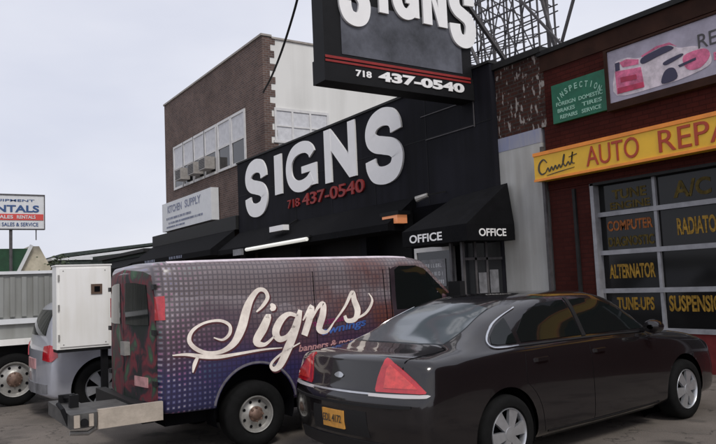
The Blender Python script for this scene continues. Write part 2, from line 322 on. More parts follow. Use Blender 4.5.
class MB:
    def __init__(self): self.bm = bmesh.new()
    def box(self, x0, x1, y0, y1, z0, z1):
        vs_ = [self.bm.verts.new(p) for p in ((x0, y0, z0), (x1, y0, z0), (x1, y1, z0), (x0, y1, z0), (x0, y0, z1), (x1, y0, z1), (x1, y1, z1), (x0, y1, z1))]
        for f in ((3, 2, 1, 0), (4, 5, 6, 7), (0, 1, 5, 4), (1, 2, 6, 5), (2, 3, 7, 6), (3, 0, 4, 7)):
            self.bm.faces.new([vs_[i] for i in f])
        return self
    def hexa(self, pts):
        vs_ = [self.bm.verts.new(p) for p in pts]
        for f in ((3, 2, 1, 0), (4, 5, 6, 7), (0, 1, 5, 4), (1, 2, 6, 5), (2, 3, 7, 6), (3, 0, 4, 7)):
            self.bm.faces.new([vs_[i] for i in f])
        return self
    def prism(self, poly, vec):
        """closed prism: poly = list of 3D points (planar), pushed along vec"""
        vec = Vector(vec); a = [self.bm.verts.new(p) for p in poly]; b = [self.bm.verts.new(Vector(p)+vec) for p in poly]
        n = len(poly); self.bm.faces.new(a[::-1]); self.bm.faces.new(b)
        for i in range(n): self.bm.faces.new((a[i], a[(i+1) % n], b[(i+1) % n], b[i]))
        return self
    def tube(self, pts, r, n=8, closed=False):
        pts = [Vector(p) for p in pts]; rings = []
        for i, p in enumerate(pts):
            if closed: d = pts[(i+1) % len(pts)]-pts[i-1]
            else: d = pts[min(i+1, len(pts)-1)]-pts[max(i-1, 0)]
            d.normalize(); u = d.cross(Vector((0, 0, 1)))
            if u.length < .05: u = d.cross(Vector((1, 0, 0)))
            u.normalize(); v = d.cross(u); rr = r[i] if isinstance(r, (list, tuple)) else r
            rings.append([self.bm.verts.new(p+(u*math.cos(2*math.pi*k/n)+v*math.sin(2*math.pi*k/n))*rr) for k in range(n)])
        m = len(rings)
        for i in range(m if closed else m-1):
            a, b = rings[i], rings[(i+1) % m]
            for k in range(n): self.bm.faces.new((a[k], a[(k+1) % n], b[(k+1) % n], b[k]))
        if not closed: self.bm.faces.new(rings[0][::-1]); self.bm.faces.new(rings[-1])
        return self
    def bar(self, a, b, w, h=None):
        """rectangular bar from a to b"""
        a = Vector(a); b = Vector(b); h = h or w; d = (b-a).normalized(); u = d.cross(Vector((0, 0, 1)))
        if u.length < .05: u = d.cross(Vector((1, 0, 0)))
        u.normalize(); v = d.cross(u); u = u*w/2; v = v*h/2
        self.hexa([a-u-v, a+u-v, a+u+v, a-u+v, b-u-v, b+u-v, b+u+v, b-u+v]); return self
    def lathe(self, prof, c, axis='x', n=40, cap=False):
        """prof: (offset along axis, radius)"""
        c = Vector(c); rings = []
        for (o, r) in prof:
            ring = []
            for k in range(n):
                t = 2*math.pi*k/n; a, b = r*math.cos(t), r*math.sin(t)
                p = (o, a, b) if axis == 'x' else ((a, o, b) if axis == 'y' else (a, b, o))
                ring.append(self.bm.verts.new(c+Vector(p)))
            rings.append(ring)
        for i in range(len(rings)-1):
            a, b = rings[i], rings[i+1]
            for k in range(n): self.bm.faces.new((a[k], a[(k+1) % n], b[(k+1) % n], b[k]))
        if cap: self.bm.faces.new(rings[0][::-1]); self.bm.faces.new(rings[-1])
        return self
    def bevel(self, w, seg=2):
        es = [e for e in self.bm.edges if len(e.link_faces) == 2 and e.calc_face_angle(0) > .5]
        bmesh.ops.bevel(self.bm, geom=es, offset=w, segments=seg, affect='EDGES', clamp_overlap=True); return self
    def build(self, name, m, parent=None, smooth=None, loc=None, keep=False):
        bm = self.bm
        if not keep: bmesh.ops.recalc_face_normals(bm, faces=bm.faces)
        off = root_loc(parent) if parent is not None else Vector(loc or (0, 0, 0))
        if off.length: bmesh.ops.translate(bm, vec=-off, verts=bm.verts)
        me = bpy.data.meshes.new(name); bm.to_mesh(me); bm.free()
        for q in (m if isinstance(m, (list, tuple)) else [m]): me.materials.append(MT[q])
        if smooth:
            me.polygons.foreach_set('use_smooth', [True]*len(me.polygons)); me.set_sharp_from_angle(angle=R(smooth))
        o = bpy.data.objects.new(name, me); COL.objects.link(o)
        if parent is not None: o.parent = parent
        else: o.location = off
        return o

def text_verts(s, bold=0.0, spacing=1.0):
    """flat mesh of a string, normalised so that its box is 0..1 wide and high"""
    c = bpy.data.curves.new('tmp', 'FONT'); c.body = s; c.size = 1; c.offset = bold; c.resolution_u = 4; c.space_character = spacing
    o = bpy.data.objects.new('tmp', c); COL.objects.link(o)
    dg = bpy.context.evaluated_depsgraph_get(); me = bpy.data.meshes.new_from_object(o.evaluated_get(dg))
    vsx = [v.co.copy() for v in me.vertices]; fs = [tuple(p.vertices) for p in me.polygons]
    bpy.data.objects.remove(o); bpy.data.curves.remove(c); bpy.data.meshes.remove(me)
    x0 = min(v.x for v in vsx); x1 = max(v.x for v in vsx); y0 = min(v.y for v in vsx); y1 = max(v.y for v in vsx)
    return [((v.x-x0)/(x1-x0), (v.y-y0)/(y1-y0)) for v in vsx], fs

def plate(mb, vsx, fs, o, r, u, depth):
    """lay a 2D mesh on the plane o + a*r + b*u and give it thickness along the plane's normal"""
    o, r, u = Vector(o), Vector(r), Vector(u); nrm = r.cross(u).normalized()
    bm = mb.bm; v1 = [bm.verts.new(o+r*a+u*b+nrm*depth) for a, b in vsx]
    faces = []
    for f in fs:
        try: faces.append(bm.faces.new([v1[i] for i in f]))
        except ValueError: pass
    bmesh.ops.remove_doubles(bm, verts=v1, dist=1e-5)
    faces = [f for f in faces if f.is_valid]
    be = [e for f in faces for e in f.edges if len(e.link_faces) == 1]
    be = list(set(be))
    g = bmesh.ops.extrude_edge_only(bm, edges=be)
    nv = [x for x in g['geom'] if isinstance(x, bmesh.types.BMVert)]
    bmesh.ops.translate(bm, verts=nv, vec=-nrm*depth)
    return mb

def text_on(mb, s, o, r, u, w, h, depth=.01, bold=.0, spacing=1.0):
    v, f = text_verts(s, bold, spacing)
    return plate(mb, v, f, o, Vector(r)*w, Vector(u)*h, depth)

def catmull(pts, n=6):
    out = []
    P = [np.array(p, float) for p in pts]
    for i in range(len(P)-1):
        p0 = P[max(i-1, 0)]; p1 = P[i]; p2 = P[i+1]; p3 = P[min(i+2, len(P)-1)]
        for k in range(n):
            t = k/n
            out.append(.5*((2*p1)+(-p0+p2)*t+(2*p0-5*p1+4*p2-p3)*t*t+(-p0+3*p1-3*p2+p3)*t**3))
    out.append(P[-1]); return out

def smooth_poly(p, n=4):
    q = [(a, b, 0) for a, b in p]; q = q[-2:]+q+q[:3]; c = catmull(q, n); c = c[2*n:-2*n-1]; pts = [(a[0], a[1]) for a in c]
    return pts, [tuple(range(len(pts)))]
def ribbon(pts, n=6, scale=1.0):
    """pts (a, b, width) -> 2D strip mesh"""
    q = catmull(pts, n); vsx = []; fs = []
    for i, p in enumerate(q):
        a = q[max(i-1, 0)]; b = q[min(i+1, len(q)-1)]; d = (b-a)[:2]; L_ = math.hypot(*d) or 1; d = d/L_; nn = np.array((-d[1], d[0]))
        w = max(p[2], .002)*scale/2
        vsx += [tuple(p[:2]+nn*w), tuple(p[:2]-nn*w)]
    for i in range(len(q)-1): fs.append((2*i, 2*i+1, 2*i+3, 2*i+2))
    return vsx, fs

def squiggles(mb, o, r, u, w, h, depth, rows, seed, fill=.85):
    """rows of small illegible marks the size of lettering"""
    rnd = random.Random(seed)
    for (b0, hh, a0, a1) in rows:
        a = a0
        while a < a1:
            ww = hh*rnd.uniform(.45, .8)*h/w
            k = rnd.randint(0, 3)
            st = hh*.22*h/w; bar = []
            bar.append((a, b0, a+st, b0+hh))
            if k != 0: bar.append((a+ww-st, b0, a+ww, b0+hh))
            if k in (1, 3): bar.append((a+st, b0+hh*.8, a+ww-st, b0+hh))
            if k in (2, 3, 0): bar.append((a+st, b0, a+ww-st, b0+hh*.2))
            if k == 1: bar.append((a+st, b0+hh*.4, a+ww-st, b0+hh*.6))
            for q in bar:
                if q[2] > q[0]:
                    plate(mb, [(q[0], q[1]), (q[2], q[1]), (q[2], q[3]), (q[0], q[3])], [(0, 1, 2, 3)], o, Vector(r)*w, Vector(u)*h, depth)
            a += ww+hh*.28*h/w
            if rnd.random() < .13: a += hh*.5*h/w
    return mb

X, Y, Z = Vector((1, 0, 0)), Vector((0, 1, 0)), Vector((0, 0, 1))

# ------------------------------------------------------------------ ground
g = MB(); g.bm.faces.new([g.bm.verts.new(p) for p in ((-500, -300, 0), (300, -300, 0), (300, 400, 0), (-500, 400, 0))])
tag(g.build('ground', 'asphalt'), 'worn grey brown asphalt of the parking lot', 'ground', kind='structure')

# ------------------------------------------------------------------ brick building (far left of the row)
bb = thing('brick_building', 'tall brown brick building with pale stucco side wall at the left of the row', 'building', (-27.7, 16, 0))
bx0, bx1, by, bz = -33.15, -22.25, 10.9, 10.6
MB().box(bx0, bx1-.35, by, by+.35, 0, bz).build('front_wall', 'brick', bb)
w = MB()                                             # brick return at the corner, toothed into the stucco
for k in range(44):
    z0 = k*.2406; yl = (.50 if k % 2 else .30)+random.uniform(-.05, .05)
    w.box(bx1-.348, bx1, by, by+yl, z0+.001, z0+.2395)
w.build('corner_brickwork', 'brick_side', bb)
MB().box(bx1-.34, bx1-.025, by+.26, 24, 0, bz-.05).build('stucco_wall', 'stucco', bb)
MB().box(bx0, bx0+.3, by+.35, 24, 0, bz).box(bx0+.3, bx1-.34, 23.7, 24, 0, bz).build('rear_wall', 'stucco', bb)
MB().box(bx0+.3, bx1-.34, by+.35, 23.7, bz-.5, bz-.3).build('roof', 'coping', bb)
MB().box(bx0-.03, bx1+.04, by-.05, by+.38, bz+.003, bz+.08).box(bx1-.36, bx1+.03, by+.381, 24, bz-.05, bz+.02).build('coping', 'pale_coping', bb)
wins = [(-31.75, 1), (-30.45, 1), (-29.15, 1), (-27.85, 1), (-26.4, 1), (-25.05, 1)]
for i, (wx, dark) in enumerate(wins):
    f = MB()
    x0, x1, z0, z1 = wx, wx+1.12, 6.4, 8.22
    f.box(x0-.12, x0, by-.05, by-.003, z0-.1, z1+.1).box(x1, x1+.12, by-.05, by-.003, z0-.1, z1+.1)
    f.box(x0, x1, by-.05, by-.003, z1, z1+.1).box(x0, x1, by-.07, by-.003, z0-.1, z0).box(x0, x1, by-.045, by-.003, 7.22, 7.32)
    wf = f.build('window', 'win_frame', bb)
    MB().box(x0+.001, x1-.001, by-.02, by-.004, 7.321, z1-.001).build('pane', 'blind', wf)
    MB().box(x0+.001, x1-.001, by-.018, by-.004, z0+.001, 7.219).build('pane', 'glass' if dark else 'blind', wf)
# window in the side wall
sx = bx1-.025
f = MB(); f.box(sx+.003, sx+.05, 11.30, 13.55, 7.93, 8.03).box(sx+.003, sx+.07, 11.25, 13.6, 6.75, 6.84)
for yy in (11.30, 11.98, 12.72, 13.47): f.box(sx+.003, sx+.05, yy, yy+.08, 6.84, 7.93)
f.box(sx+.003, sx+.045, 11.38, 13.47, 7.35, 7.40)
wf = f.build('window', 'win_frame', bb)
MB().box(sx+.001, sx+.018, 11.38, 13.47, 6.841, 7.929).build('pane', 'blind', wf)
# its projecting ground floor shopfront fascia
MB().box(bx0, -23.4, 10.2, by-.003, 3.75, 4.25).build('shop_cornice', 'coping', bb)
MB().box(bx0+.2, -23.5, 10.84, 10.895, .3, 3.0).build('shopfront_glass', 'glass', bb)

for i, (ax, lab) in enumerate(((-30.35, 'pale window air conditioner nearest the left corner of the brick building'),
                  (-28.75, 'middle one of the three window air conditioners on the brick building'),
                  (-27.45, 'pale window air conditioner nearest the black SIGNS wall'))):
    t = thing('air_conditioner', lab, 'air conditioner', (ax+.38, by-.3, 6.5), 'window air conditioners on the brick building')
    MB().box(ax, ax+.72, by-.5, by-.075, 6.5, 7.0).bevel(.02).build('casing', 'ac', t)
    gr = MB()
    for k in range(6): gr.box(ax+.06, ax+.66, by-.515, by-.503, 6.56+k*.066, 6.59+k*.066)
    gr.build('grille', 'plastic', t)

t = thing('shop_sign', 'long white sign with faded unreadable lettering on the brick building', 'sign', (-29.6, 10.6, 4.4))
MB().box(-32.7, -26.55, 10.55, 10.87, 4.42, 5.72).bevel(.02).build('panel', 'bill_white', t)
m_ = MB(); text_on(m_, 'KITCHEN', (-31.9, 10.548, 5.22), X, Z, 1.9, .34, .008, .02); m_.build('lettering', 'grey_text', t); m_ = MB(); text_on(m_, 'SUPPLY', (-29.6, 10.548, 5.24), X, Z, 1.9, .34, .008, .02)
squiggles(m_, (-32.7, 10.548, 4.42), X, Z, 6.15, 1.3, .008, [(.38, .08, .10, .62), (.22, .07, .15, .85), (.09, .06, .10, .50)], 5)
m_.build('lettering', 'grey_text', t)

t = thing('awning', 'long dark awning under the brick building shopfront', 'awning', (-28, 9.7, 2.9))
MB().prism([(-33.2, 10.19, 3.74), (-33.2, 9.25, 3.05), (-33.2, 9.25, 2.85), (-33.2, 10.19, 2.85)], (9.7, 0, 0)).build('canvas', 'black_cloth', t)
m_ = MB(); squiggles(m_, (-31.5, 9.247, 2.87), X, Z, 6.0, .18, .004, [(.25, .6, .05, .28), (.25, .6, .6, .85)], 9); m_.build('lettering', 'grey_text', t)

# dark low building further down the street
lb = thing('low_dark_building', 'low dark shop building left of the brick building', 'building', (-38, 14, 0))
MB().box(-42.0, -33.3, 10.0, 20, 0, 3.55).build('wall', 'shed', lb)
MB().box(-42.1, -33.25, 9.8, 20.1, 3.553, 3.72).build('roof_edge', 'coping', lb)
MB().prism([(-42, 9.997, 3.4), (-42, 9.0, 2.9), (-42, 9.0, 2.6), (-42, 9.997, 2.6)], (8.6, 0, 0)).build('awning', 'black_cloth', lb)
sb = thing('shed_building', 'long grey shed with pale roof edge far behind the low dark building', 'building', (-60, 20, 0))
MB().prism([(-58, 11, 0), (-58, 11, 4.55), (-58, 24, 6.2), (-58, 24, 0)], (-12, 0, 0)).build('wall', 'shed', sb)
MB().prism([(-57.8, 10.8, 4.6), (-57.8, 24, 6.28), (-57.8, 24, 6.4), (-57.8, 10.8, 4.9)], (-12.4, 0, 0)).build('roof', 'shed', sb)
MB().bar((-57.6, 10.9, 4.45), (-57.6, 21.0, 5.65), .08, .2).build('roof_edge', 'bill_white', sb)
# low wide warehouse front closer
wb = thing('grey_warehouse', 'pale grey low warehouse wall behind the white cabinet', 'building', (-48, 9, 0))
MB().box(-58, -47.5, 8.35, 10.6, 0, 3.9).build('wall', 'shed', wb)
MB().box(-58.1, -47.4, 8.25, 10.7, 3.903, 4.05).build('roof_edge', 'bill_white', wb)

gh = thing('green_roofed_house', 'cream house with a dark green roof under the rental billboard', 'building', (-50, 4, 0))
MB().prism([(-46, 6.0, 0), (-46, 8.35, 0), (-46, 8.2, 2.9), (-46, 7.3, 4.7), (-46, 6.75, 4.7), (-46, 6.0, 3.0)], (-8, 0, 0)).build('wall', 'cream', gh)
MB().box(-54, -46.2, -4, 5.99, 0, 2.98).build('side_wall', 'cream', gh)
MB().prism([(-45.8, 5.95, 2.98), (-45.8, 6.7, 4.55), (-45.8, -4, 4.55), (-45.8, -4, 2.98)], (-6, 0, 0)).build('roof', 'green_roof', gh)
MB().bar((-45.75, 6.0, 2.9), (-45.75, 6.85, 4.75), .16, .18).build('roof_trim', 'bill_white', gh)

# ivy bush
t = thing('bush', 'small straggly bush beside the cream gable', 'bush', (-44.6, 8.0, 0))
MB().tube([(-44.6, 8.0, 0), (-44.55, 8.05, 1.6), (-44.6, 8.1, 3.2)], [.09, .07, .02]).tube([(-44.55, 8.05, 1.5), (-44.4, 7.6, 2.6)], [.05, .015]).build('stem', 'bark', t)
m_ = MB()
for _ in range(900):
    a = random.gauss(0, 1); p = Vector((-44.6+random.gauss(0, .25), 8.0+random.gauss(0, .42), random.uniform(1.2, 4.1)))
    if noise.noise(p*1.7) < -.05: continue
    s = random.uniform(.05, .11); e = Matrix.Rotation(random.uniform(0, 6.28), 3, 'Z') @ Matrix.Rotation(random.uniform(0, 3.1), 3, 'X')
    m_.bm.faces.new([m_.bm.verts.new(p+e @ Vector(q)*s) for q in ((-1, 0, 0), (0, -.6, 0), (1, 0, 0), (0, .6, .1))])
m_.build('foliage', 'leaf', t)

# billboard RENTALS
t = thing('billboard', 'white roadside billboard reading RENTALS on a thin pole', 'billboard', (-45, 5.6, 0))
MB().box(-45.25, -45, 3.6, 7.42, 5.66, 7.62).build('panel', 'bill_white', t)
MB().tube([(-45.12, 5.65, 0), (-45.12, 5.65, 5.65)], .09).tube([(-45.12, 7.0, 5.0), (-45.12, 7.0, 5.65)], .03).build('pole', 'steel', t)
m_ = MB()
for a in ((3.55, 7.47, 7.62, 7.68), (3.55, 7.47, 5.6, 5.66)): m_.box(-45.26, -44.95, a[0], a[1], a[2], a[3])
m_.box(-45.26, -44.95, 7.42, 7.47, 5.66, 7.62).build('frame', 'steel', t)
MB().box(-44.998, -44.97, 3.7, 7.38, 6.16, 6.52).build('red_band', 'bill_red', t)
m_ = MB(); text_on(m_, 'RENTALS', (-44.998, 4.0, 6.62), Y, Z, 3.15, .42, .02, .03); m_.build('lettering', 'bill_blue', t)
m_ = MB(); text_on(m_, 'EQUIPMENT', (-44.998, 4.2, 7.22), Y, Z, 2.7, .16, .02, .01)
text_on(m_, '718 SALES & SERVICE', (-44.998, 4.7, 5.80), Y, Z, 2.4, .22, .02, .01); m_.build('small_lettering', 'bill_blue', t)
m_ = MB(); text_on(m_, 'SALES', (-44.968, 4.9, 6.24), Y, Z, .85, .2, .02, .02); text_on(m_, 'RENTALS', (-44.968, 5.95, 6.24), Y, Z, 1.0, .2, .02, .02); m_.build('pale_lettering', 'bill_white', t)

# ------------------------------------------------------------------ sign shop (black)
sx0, sx1, sy, sz = -23.35, -10.42, 10.3, 6.08
ss = thing('sign_shop', 'black sign shop with big white SIGNS letters across its facade', 'shop', (-17, 14, 0))
MB().box(sx0, sx1, sy, sy+.45, 3.35, sz).build('fascia_wall', 'black_wall', ss)
MB().box(sx0, sx1-.003, sy+.45, 20, 3.35, sz-.25).box(-22.2, sx1-.003, 20, 20.2, 0, sz-.25).build('rear_wall', 'black_wall', ss)
MB().box(sx0-.02, sx1+.02, sy-.04, sy+.48, sz+.003, sz+.06).build('coping', 'coping', ss)
# seams of the cladding panels
m_ = MB()
for xx in (-21.2, -19.05, -16.9, -14.75, -12.6): m_.box(xx, xx+.02, sy-.006, sy-.001, 3.4, sz-.01)
m_.box(sx0, sx1-.02, sy-.006, sy-.001, 4.9, 4.915).build('panel_seam', 'black_metal', ss)
# outline of a removed frame at the right end of the fascia
MB().bar((-12.75, sy-.012, 5.45), (-10.95, sy-.012, 5.45), .015, .02).bar((-10.95, sy-.012, 4.85), (-10.95, sy-.012, 5.7), .015, .02).bar((-12.6, sy-.012, 4.88), (-10.95, sy-.012, 4.88), .015, .02).build('frame_outline', 'steel', ss)
for a, b in ((sx0, -22.9), (-19.2, -18.9), (-15.6, -15.3), (-10.75, sx1)): MB().box(a, b, sy+.02, sy+.4, 0, 3.348).build('pier', 'black_wall', ss)
MB().box(-22.9, -13.2, sy+.5, sy+.6, 0, 3.348).build('roller_shutter', 'black_metal', ss)
# office entrance, set forward under its awning
MB().box(-13.2, -10.76, 10.18, 10.24, 0, 3.34).build('entrance_wall', 'dark_void', ss)
d = MB(); d.box(-12.98, -12.90, 10.08, 10.16, 0, 2.38).box(-11.72, -11.64, 10.08, 10.16, 0, 2.38).box(-12.90, -11.72, 10.08, 10.16, 2.28, 2.38).box(-12.90, -11.72, 10.08, 10.16, 0, .12)
do = d.build('door', 'win_frame', ss)
MB().box(-12.899, -11.721, 10.10, 10.14, .121, 2.279).build('pane', 'glass', do)
MB().box(-11.83, -11.79, 10.03, 10.075, .95, 1.15).build('handle', 'chrome', do)
m_ = MB(); m_.box(-12.75, -11.9, 10.085, 10.098, 1.5, 2.1); ps = m_.build('window_poster', 'window_sign', ss)
m_ = MB(); squiggles(m_, (-12.75, 10.083, 1.5), X, Z, .85, .6, .004, [(.70, .14, .1, .9), (.4, .14, .1, .9), (.1, .14, .1, .9)], 11); m_.build('lettering', 'blind', ps)
m_ = MB()
for xx in (-10.75, -10.42): m_.box(xx-.03, xx+.03, 9.25, 9.31, 0, 2.6)
for yy in (9.55, 9.85): m_.box(-10.42, -10.37, yy, yy+.05, 0, 2.5)
m_.box(-10.42, -10.37, 9.31, 10.29, .9, .95).box(-10.42, -10.37, 9.31, 10.29, 2.0, 2.05)
m_.build('entrance_frame', 'steel', ss)
MB().box(-10.41, -10.39, 9.31, 10.28, .1, 2.45).build('entrance_glass', 'glass', ss)
m_ = MB(); m_.box(-10.369, -10.36, 9.62, 9.83, 1.35, 1.75).box(-10.369, -10.36, 9.92, 10.15, 1.3, 1.8); m_.build('window_poster', 'window_sign', ss)

# fascia letters
def letter2d(ch, w, h, t):
    # heavy sans capitals as pieces of 2D mesh in metres
    def rb(pts): return ribbon([(t/2+a*(w-t), t/2+b*(h-t), t) for a, b in pts], 7)
    def bx(x0, y0, x1, y1): return [(x0, y0), (x1, y0), (x1, y1), (x0, y1)], [(0, 1, 2, 3)]
    if ch == 'I': return [bx(0, 0, w, h)]
    if ch == 'N':
        k = t*1.05
        return [bx(0, 0, t, h), bx(w-t, 0, w, h), ([(t, h), (t, h-t*1.75), (w-t, 0), (w-t, t*1.75)], [(0, 1, 2, 3)])]
    if ch == 'S':
        return [rb([(.97, .70), (.94, .83), (.80, .95), (.5, 1.0), (.20, .95), (.04, .82), (.05, .67), (.22, .57), (.5, .51), (.80, .44), (.97, .32), (.95, .16), (.80, .04), (.5, 0), (.18, .05), (.03, .18), (.0, .31)])]
    if ch == 'G':
        return [rb([(.96, .74), (.90, .86), (.74, .97), (.5, 1.0), (.24, .94), (.06, .76), (0, .5), (.06, .24), (.24, .06), (.5, 0), (.76, .05), (.93, .17)]),
                bx(w-t, h*.08, w, h*.50), bx(w*.52, h*.36, w-t, h*.50)]
def block_letter(mb, ch, o, r, u, w, h, depth):
    t = .235*h if h > 1.6 or w > .68 else .23*h
    if r.y: t = .20*h if ch == 'S' else .24*h
    if ch == 'I': t = w
    t = min(t, w*.42) if ch in 'SG' else min(t, w*.36) if ch == 'N' else t
    for k, (v, f) in enumerate(letter2d(ch, w, h, t)): plate(mb, v, f, o, r, u, depth-.004*k)
def glyph(ch, x0, z0, x1, z1, y, depth, name, m, parent, bold=.03):
    mb = MB(); block_letter(mb, ch, (x0, y-.001, z0), X, Z, x1-x0, z1-z0, depth); return mb.build(name, m, parent)
t = thing('wall_lettering', 'big white letters SIGNS with red phone number on the black wall', 'sign', (-18, sy, 4))
for ch, x0, z0, x1, z1 in (('S', -22.62, 4.02, -20.86, 6.0), ('I', -20.32, 4.58, -19.82, 5.86), ('G', -19.52, 4.46, -17.62, 5.98),
                           ('N', -17.14, 4.50, -15.52, 6.02), ('S', -15.06, 4.08, -13.43, 6.02)):
    glyph(ch, x0, z0, x1, z1, sy-.001, .05, 'letter', 'white_letter', t, .075 if ch != 'I' else .05)
m_ = MB(); text_on(m_, '718', (-19.5, sy-.002, 4.05), X, Z, .75, .26, .05, .0); m_.build('small_number', 'red_letter', t)
m_ = MB(); text_on(m_, '437-0540', (-18.55, sy-.002, 4.02), X, Z, 3.35, .36, .05, .015); m_.build('number', 'red_letter', t)

# lower canopy along the shop
t = thing('awning', 'black sloping canopy below the SIGNS wall', 'awning', (-18, 9.7, 2.9))
MB().prism([(-23.3, 10.297, 3.62), (-23.3, 9.45, 2.98), (-23.3, 9.45, 2.82), (-23.3, 10.297, 2.82)], (10.2, 0, 0)).build('canvas', 'black_cloth', t)
m_ = MB()
for k in range(6): m_.bar((-22.9+k*1.9, 9.44, 2.82), (-22.9+k*1.9, 10.28, 3.44), .03)
m_.build('rib', 'black_metal', t)

t = thing('fluorescent_light', 'long white tube light on the black canopy', 'light', (-18.6, 9.4, 2.9))
MB().tube([(-20.7, 9.36, 2.86), (-16.75, 9.36, 2.90)], .055, 10).build('tube', 'lamp_white', t)
MB().bar((-20.8, 9.42, 2.93), (-16.65, 9.42, 2.97), .08, .06).build('housing', 'black_metal', t)
t = thing('floodlight', 'small white floodlight on the wall above the tube light', 'light', (-19, 9.9, 3.3))
MB().box(-19.4, -18.5, 9.55, 9.75, 3.30, 3.46).bevel(.02).build('head', 'white_letter', t)
MB().bar((-18.95, 9.75, 3.36), (-18.95, 10.29, 3.66), .05).build('arm', 'black_metal', t)
t = thing('wall_lamp', 'orange lit lamp on the black wall beside the office awning', 'lamp', (-13.3, 10, 3))
MB().box(-13.55, -12.95, 9.62, 9.9, 2.98, 3.17).bevel(.03).build('lamp_glass', 'lamp_orange', t)
MB().box(-13.62, -12.88, 9.60, 9.95, 3.173, 3.26).bar((-13.25, 9.95, 3.2), (-13.25, 10.29, 3.42), .05).build('housing', 'black_metal', t)
t = thing('spotlight', 'small spotlight pointing down above the office awning', 'light', (-12.2, 10, 3.45))
MB().tube([(-12.35, 9.72, 3.45), (-12.1, 9.85, 3.52)], [.07, .05]).build('head', 'rim_white', t)
MB().bar((-12.1, 9.85, 3.52), (-12.0, 10.29, 3.6), .03).build('arm', 'black_metal', t)
t = thing('junction_box', 'small brown box under the left end of the tube light', 'box', (-21.6, 9.45, 2.7))
MB().box(-21.75, -21.1, 9.35, 9.44, 2.72, 2.92).bevel(.01).build('box_body', 'window_sign', t)
MB().bar((-21.4, 9.44, 2.8), (-21.4, 9.6, 2.82), .04).build('bracket', 'black_metal', t)

# office awning
t = thing('awning', 'black office awning with the word OFFICE on front and side', 'awning', (-10.9, 9.7, 2.35))
ax0, ax1, ay, az = -12.0, -9.97, 9.02, 2.42
m_ = MB()
v = [m_.bm.verts.new(p) for p in ((ax0, ay, az+.26), (ax1, ay, az+.26), (ax0+.25, 10.28, 3.42), (ax1-.12, 10.28, 3.52), (ax0, 10.28, az+.26), (ax1, 10.28, az+.26),
                                  (ax0, ay, az-.06), (ax1, ay, az-.06), (ax0, 10.28, az-.06), (ax1, 10.28, az-.06))]
for f in ((0, 1, 3, 2), (1, 5, 3), (0, 2, 4), (0, 6, 7, 1), (1, 7, 9, 5), (0, 4, 8, 6), (6, 8, 9, 7), (2, 3, 5, 4), (4, 5, 9, 8)): m_.bm.faces.new([v[i] for i in f])
m_.build('canvas', 'black_cloth', t)
m_ = MB(); text_on(m_, 'OFFICE', (-11.75, ay-.002, az+.0), X, Z, 1.05, .17, .004, .02)
m_.build('lettering', 'white_letter', t); m_ = MB(); text_on(m_, 'OFFICE', (ax1+.002, 9.32, az+.02), Y, Z, .72, .15, .004, .02); m_.build('lettering', 'white_letter', t)

# projecting sign
t = thing('projecting_sign', 'large black projecting sign reading SIGNS hung over the lot', 'sign', (-11, 8.5, 5.4))
hx0, hx1 = -11.32, -10.92
MB().box(hx0, hx1, 6.62, 10.28, 5.86, 8.3).bevel(.02, 1).build('cabinet', 'black_metal', t)
MB().box(hx0-.02, hx1+.02, 6.60, 10.29, 5.40, 5.857).bevel(.015, 1).build('lower_cabinet', 'black_metal', t)
MB().box(hx1+.023, hx1+.035, 6.62, 10.2, 5.83, 5.88).box(hx1+.021, hx1+.033, 6.62, 10.2, 5.76, 5.80).build('red_stripe', 'red_letter', t)
MB().box(hx1+.002, hx1+.012, 7.0, 10.0, 5.95, 7.0).build('faded_panel', 'sign_field', t)
for ch, y0, z0, y1, z1 in (('S', 6.95, 6.52, 7.68, 7.9), ('I', 7.88, 6.9, 8.10, 7.85), ('G', 8.2, 6.86, 8.88, 7.85), ('N', 8.98, 6.86, 9.62, 7.85), ('S', 9.68, 6.50, 10.42, 7.95)):
    m_ = MB(); block_letter(m_, ch, (hx1+.012, y0, z0), Y, Z, y1-y0, z1-z0, .05); m_.build('letter', 'white_letter', t)
m_ = MB(); text_on(m_, '718', (hx1+.023, 7.28, 5.55), Y, Z, .36, .13, .015, .03); m_.build('small_number', 'white_letter', t); m_ = MB(); text_on(m_, '437-0540', (hx1+.023, 7.80, 5.52), Y, Z, 2.2, .2, .02, .045); m_.build('number', 'white_letter', t)
m_ = MB(); m_.bar((hx0+.2, 10.28, 6.2), (hx0+.2, 11.0, 6.2), .12).bar((hx0+.2, 9.9, 8.2), (hx0+.2, 12.0, 6.0), .08); m_.build('bracket', 'steel', t)

# lattice on the roof behind the sign
t = thing('steel_lattice', 'dark steel lattice frame standing on the shop roof behind the projecting sign', 'roof frame', (-11, 12, 5.9))
m_ = MB()
zt = 10.2
for k in range(12):
    x = -13.6+k*.3
    m_.bar((x, 11.6, 5.85), (x+random.uniform(-.3, .3), 11.6, zt), .03)
for k in range(6):
    x = -13.4+k*.5
    m_.bar((x, 13.0, 5.85), (x, 13.0, zt), .035)
for k in range(12):
    z = 6.4+k*.30
    m_.bar((-13.6, 11.58, z), (-10.2, 11.58, z+random.uniform(-.12, .12)), .024)
    m_.bar((-13.4, 13.02, z+.2), (-10.8, 13.02, z+.2+random.uniform(-.15, .15)), .024)
for k in range(7):
    x = -13.6+k*.42
    m_.bar((x, 11.62, 6.2), (x+.8, 11.62, 8.4), .022); m_.bar((x+.9, 11.56, 6.2), (x, 11.56, 8.2), .022)
    m_.bar((x, 11.6, 7.0), (x+.1, 13.0, 7.4), .022); m_.bar((x, 11.6, 8.4), (x+.1, 13.0, 8.0), .022)
m_.bar((-9.9, 11.6, 5.85), (-9.95, 11.6, zt), .06).bar((-9.6, 11.55, 5.85), (-10.6, 11.55, zt), .06).bar((-9.9, 11.65, 5.9), (-8.9, 11.65, 8.0), .05).bar((-9.1, 11.5, 5.85), (-10.7, 11.5, 7.9), .05)
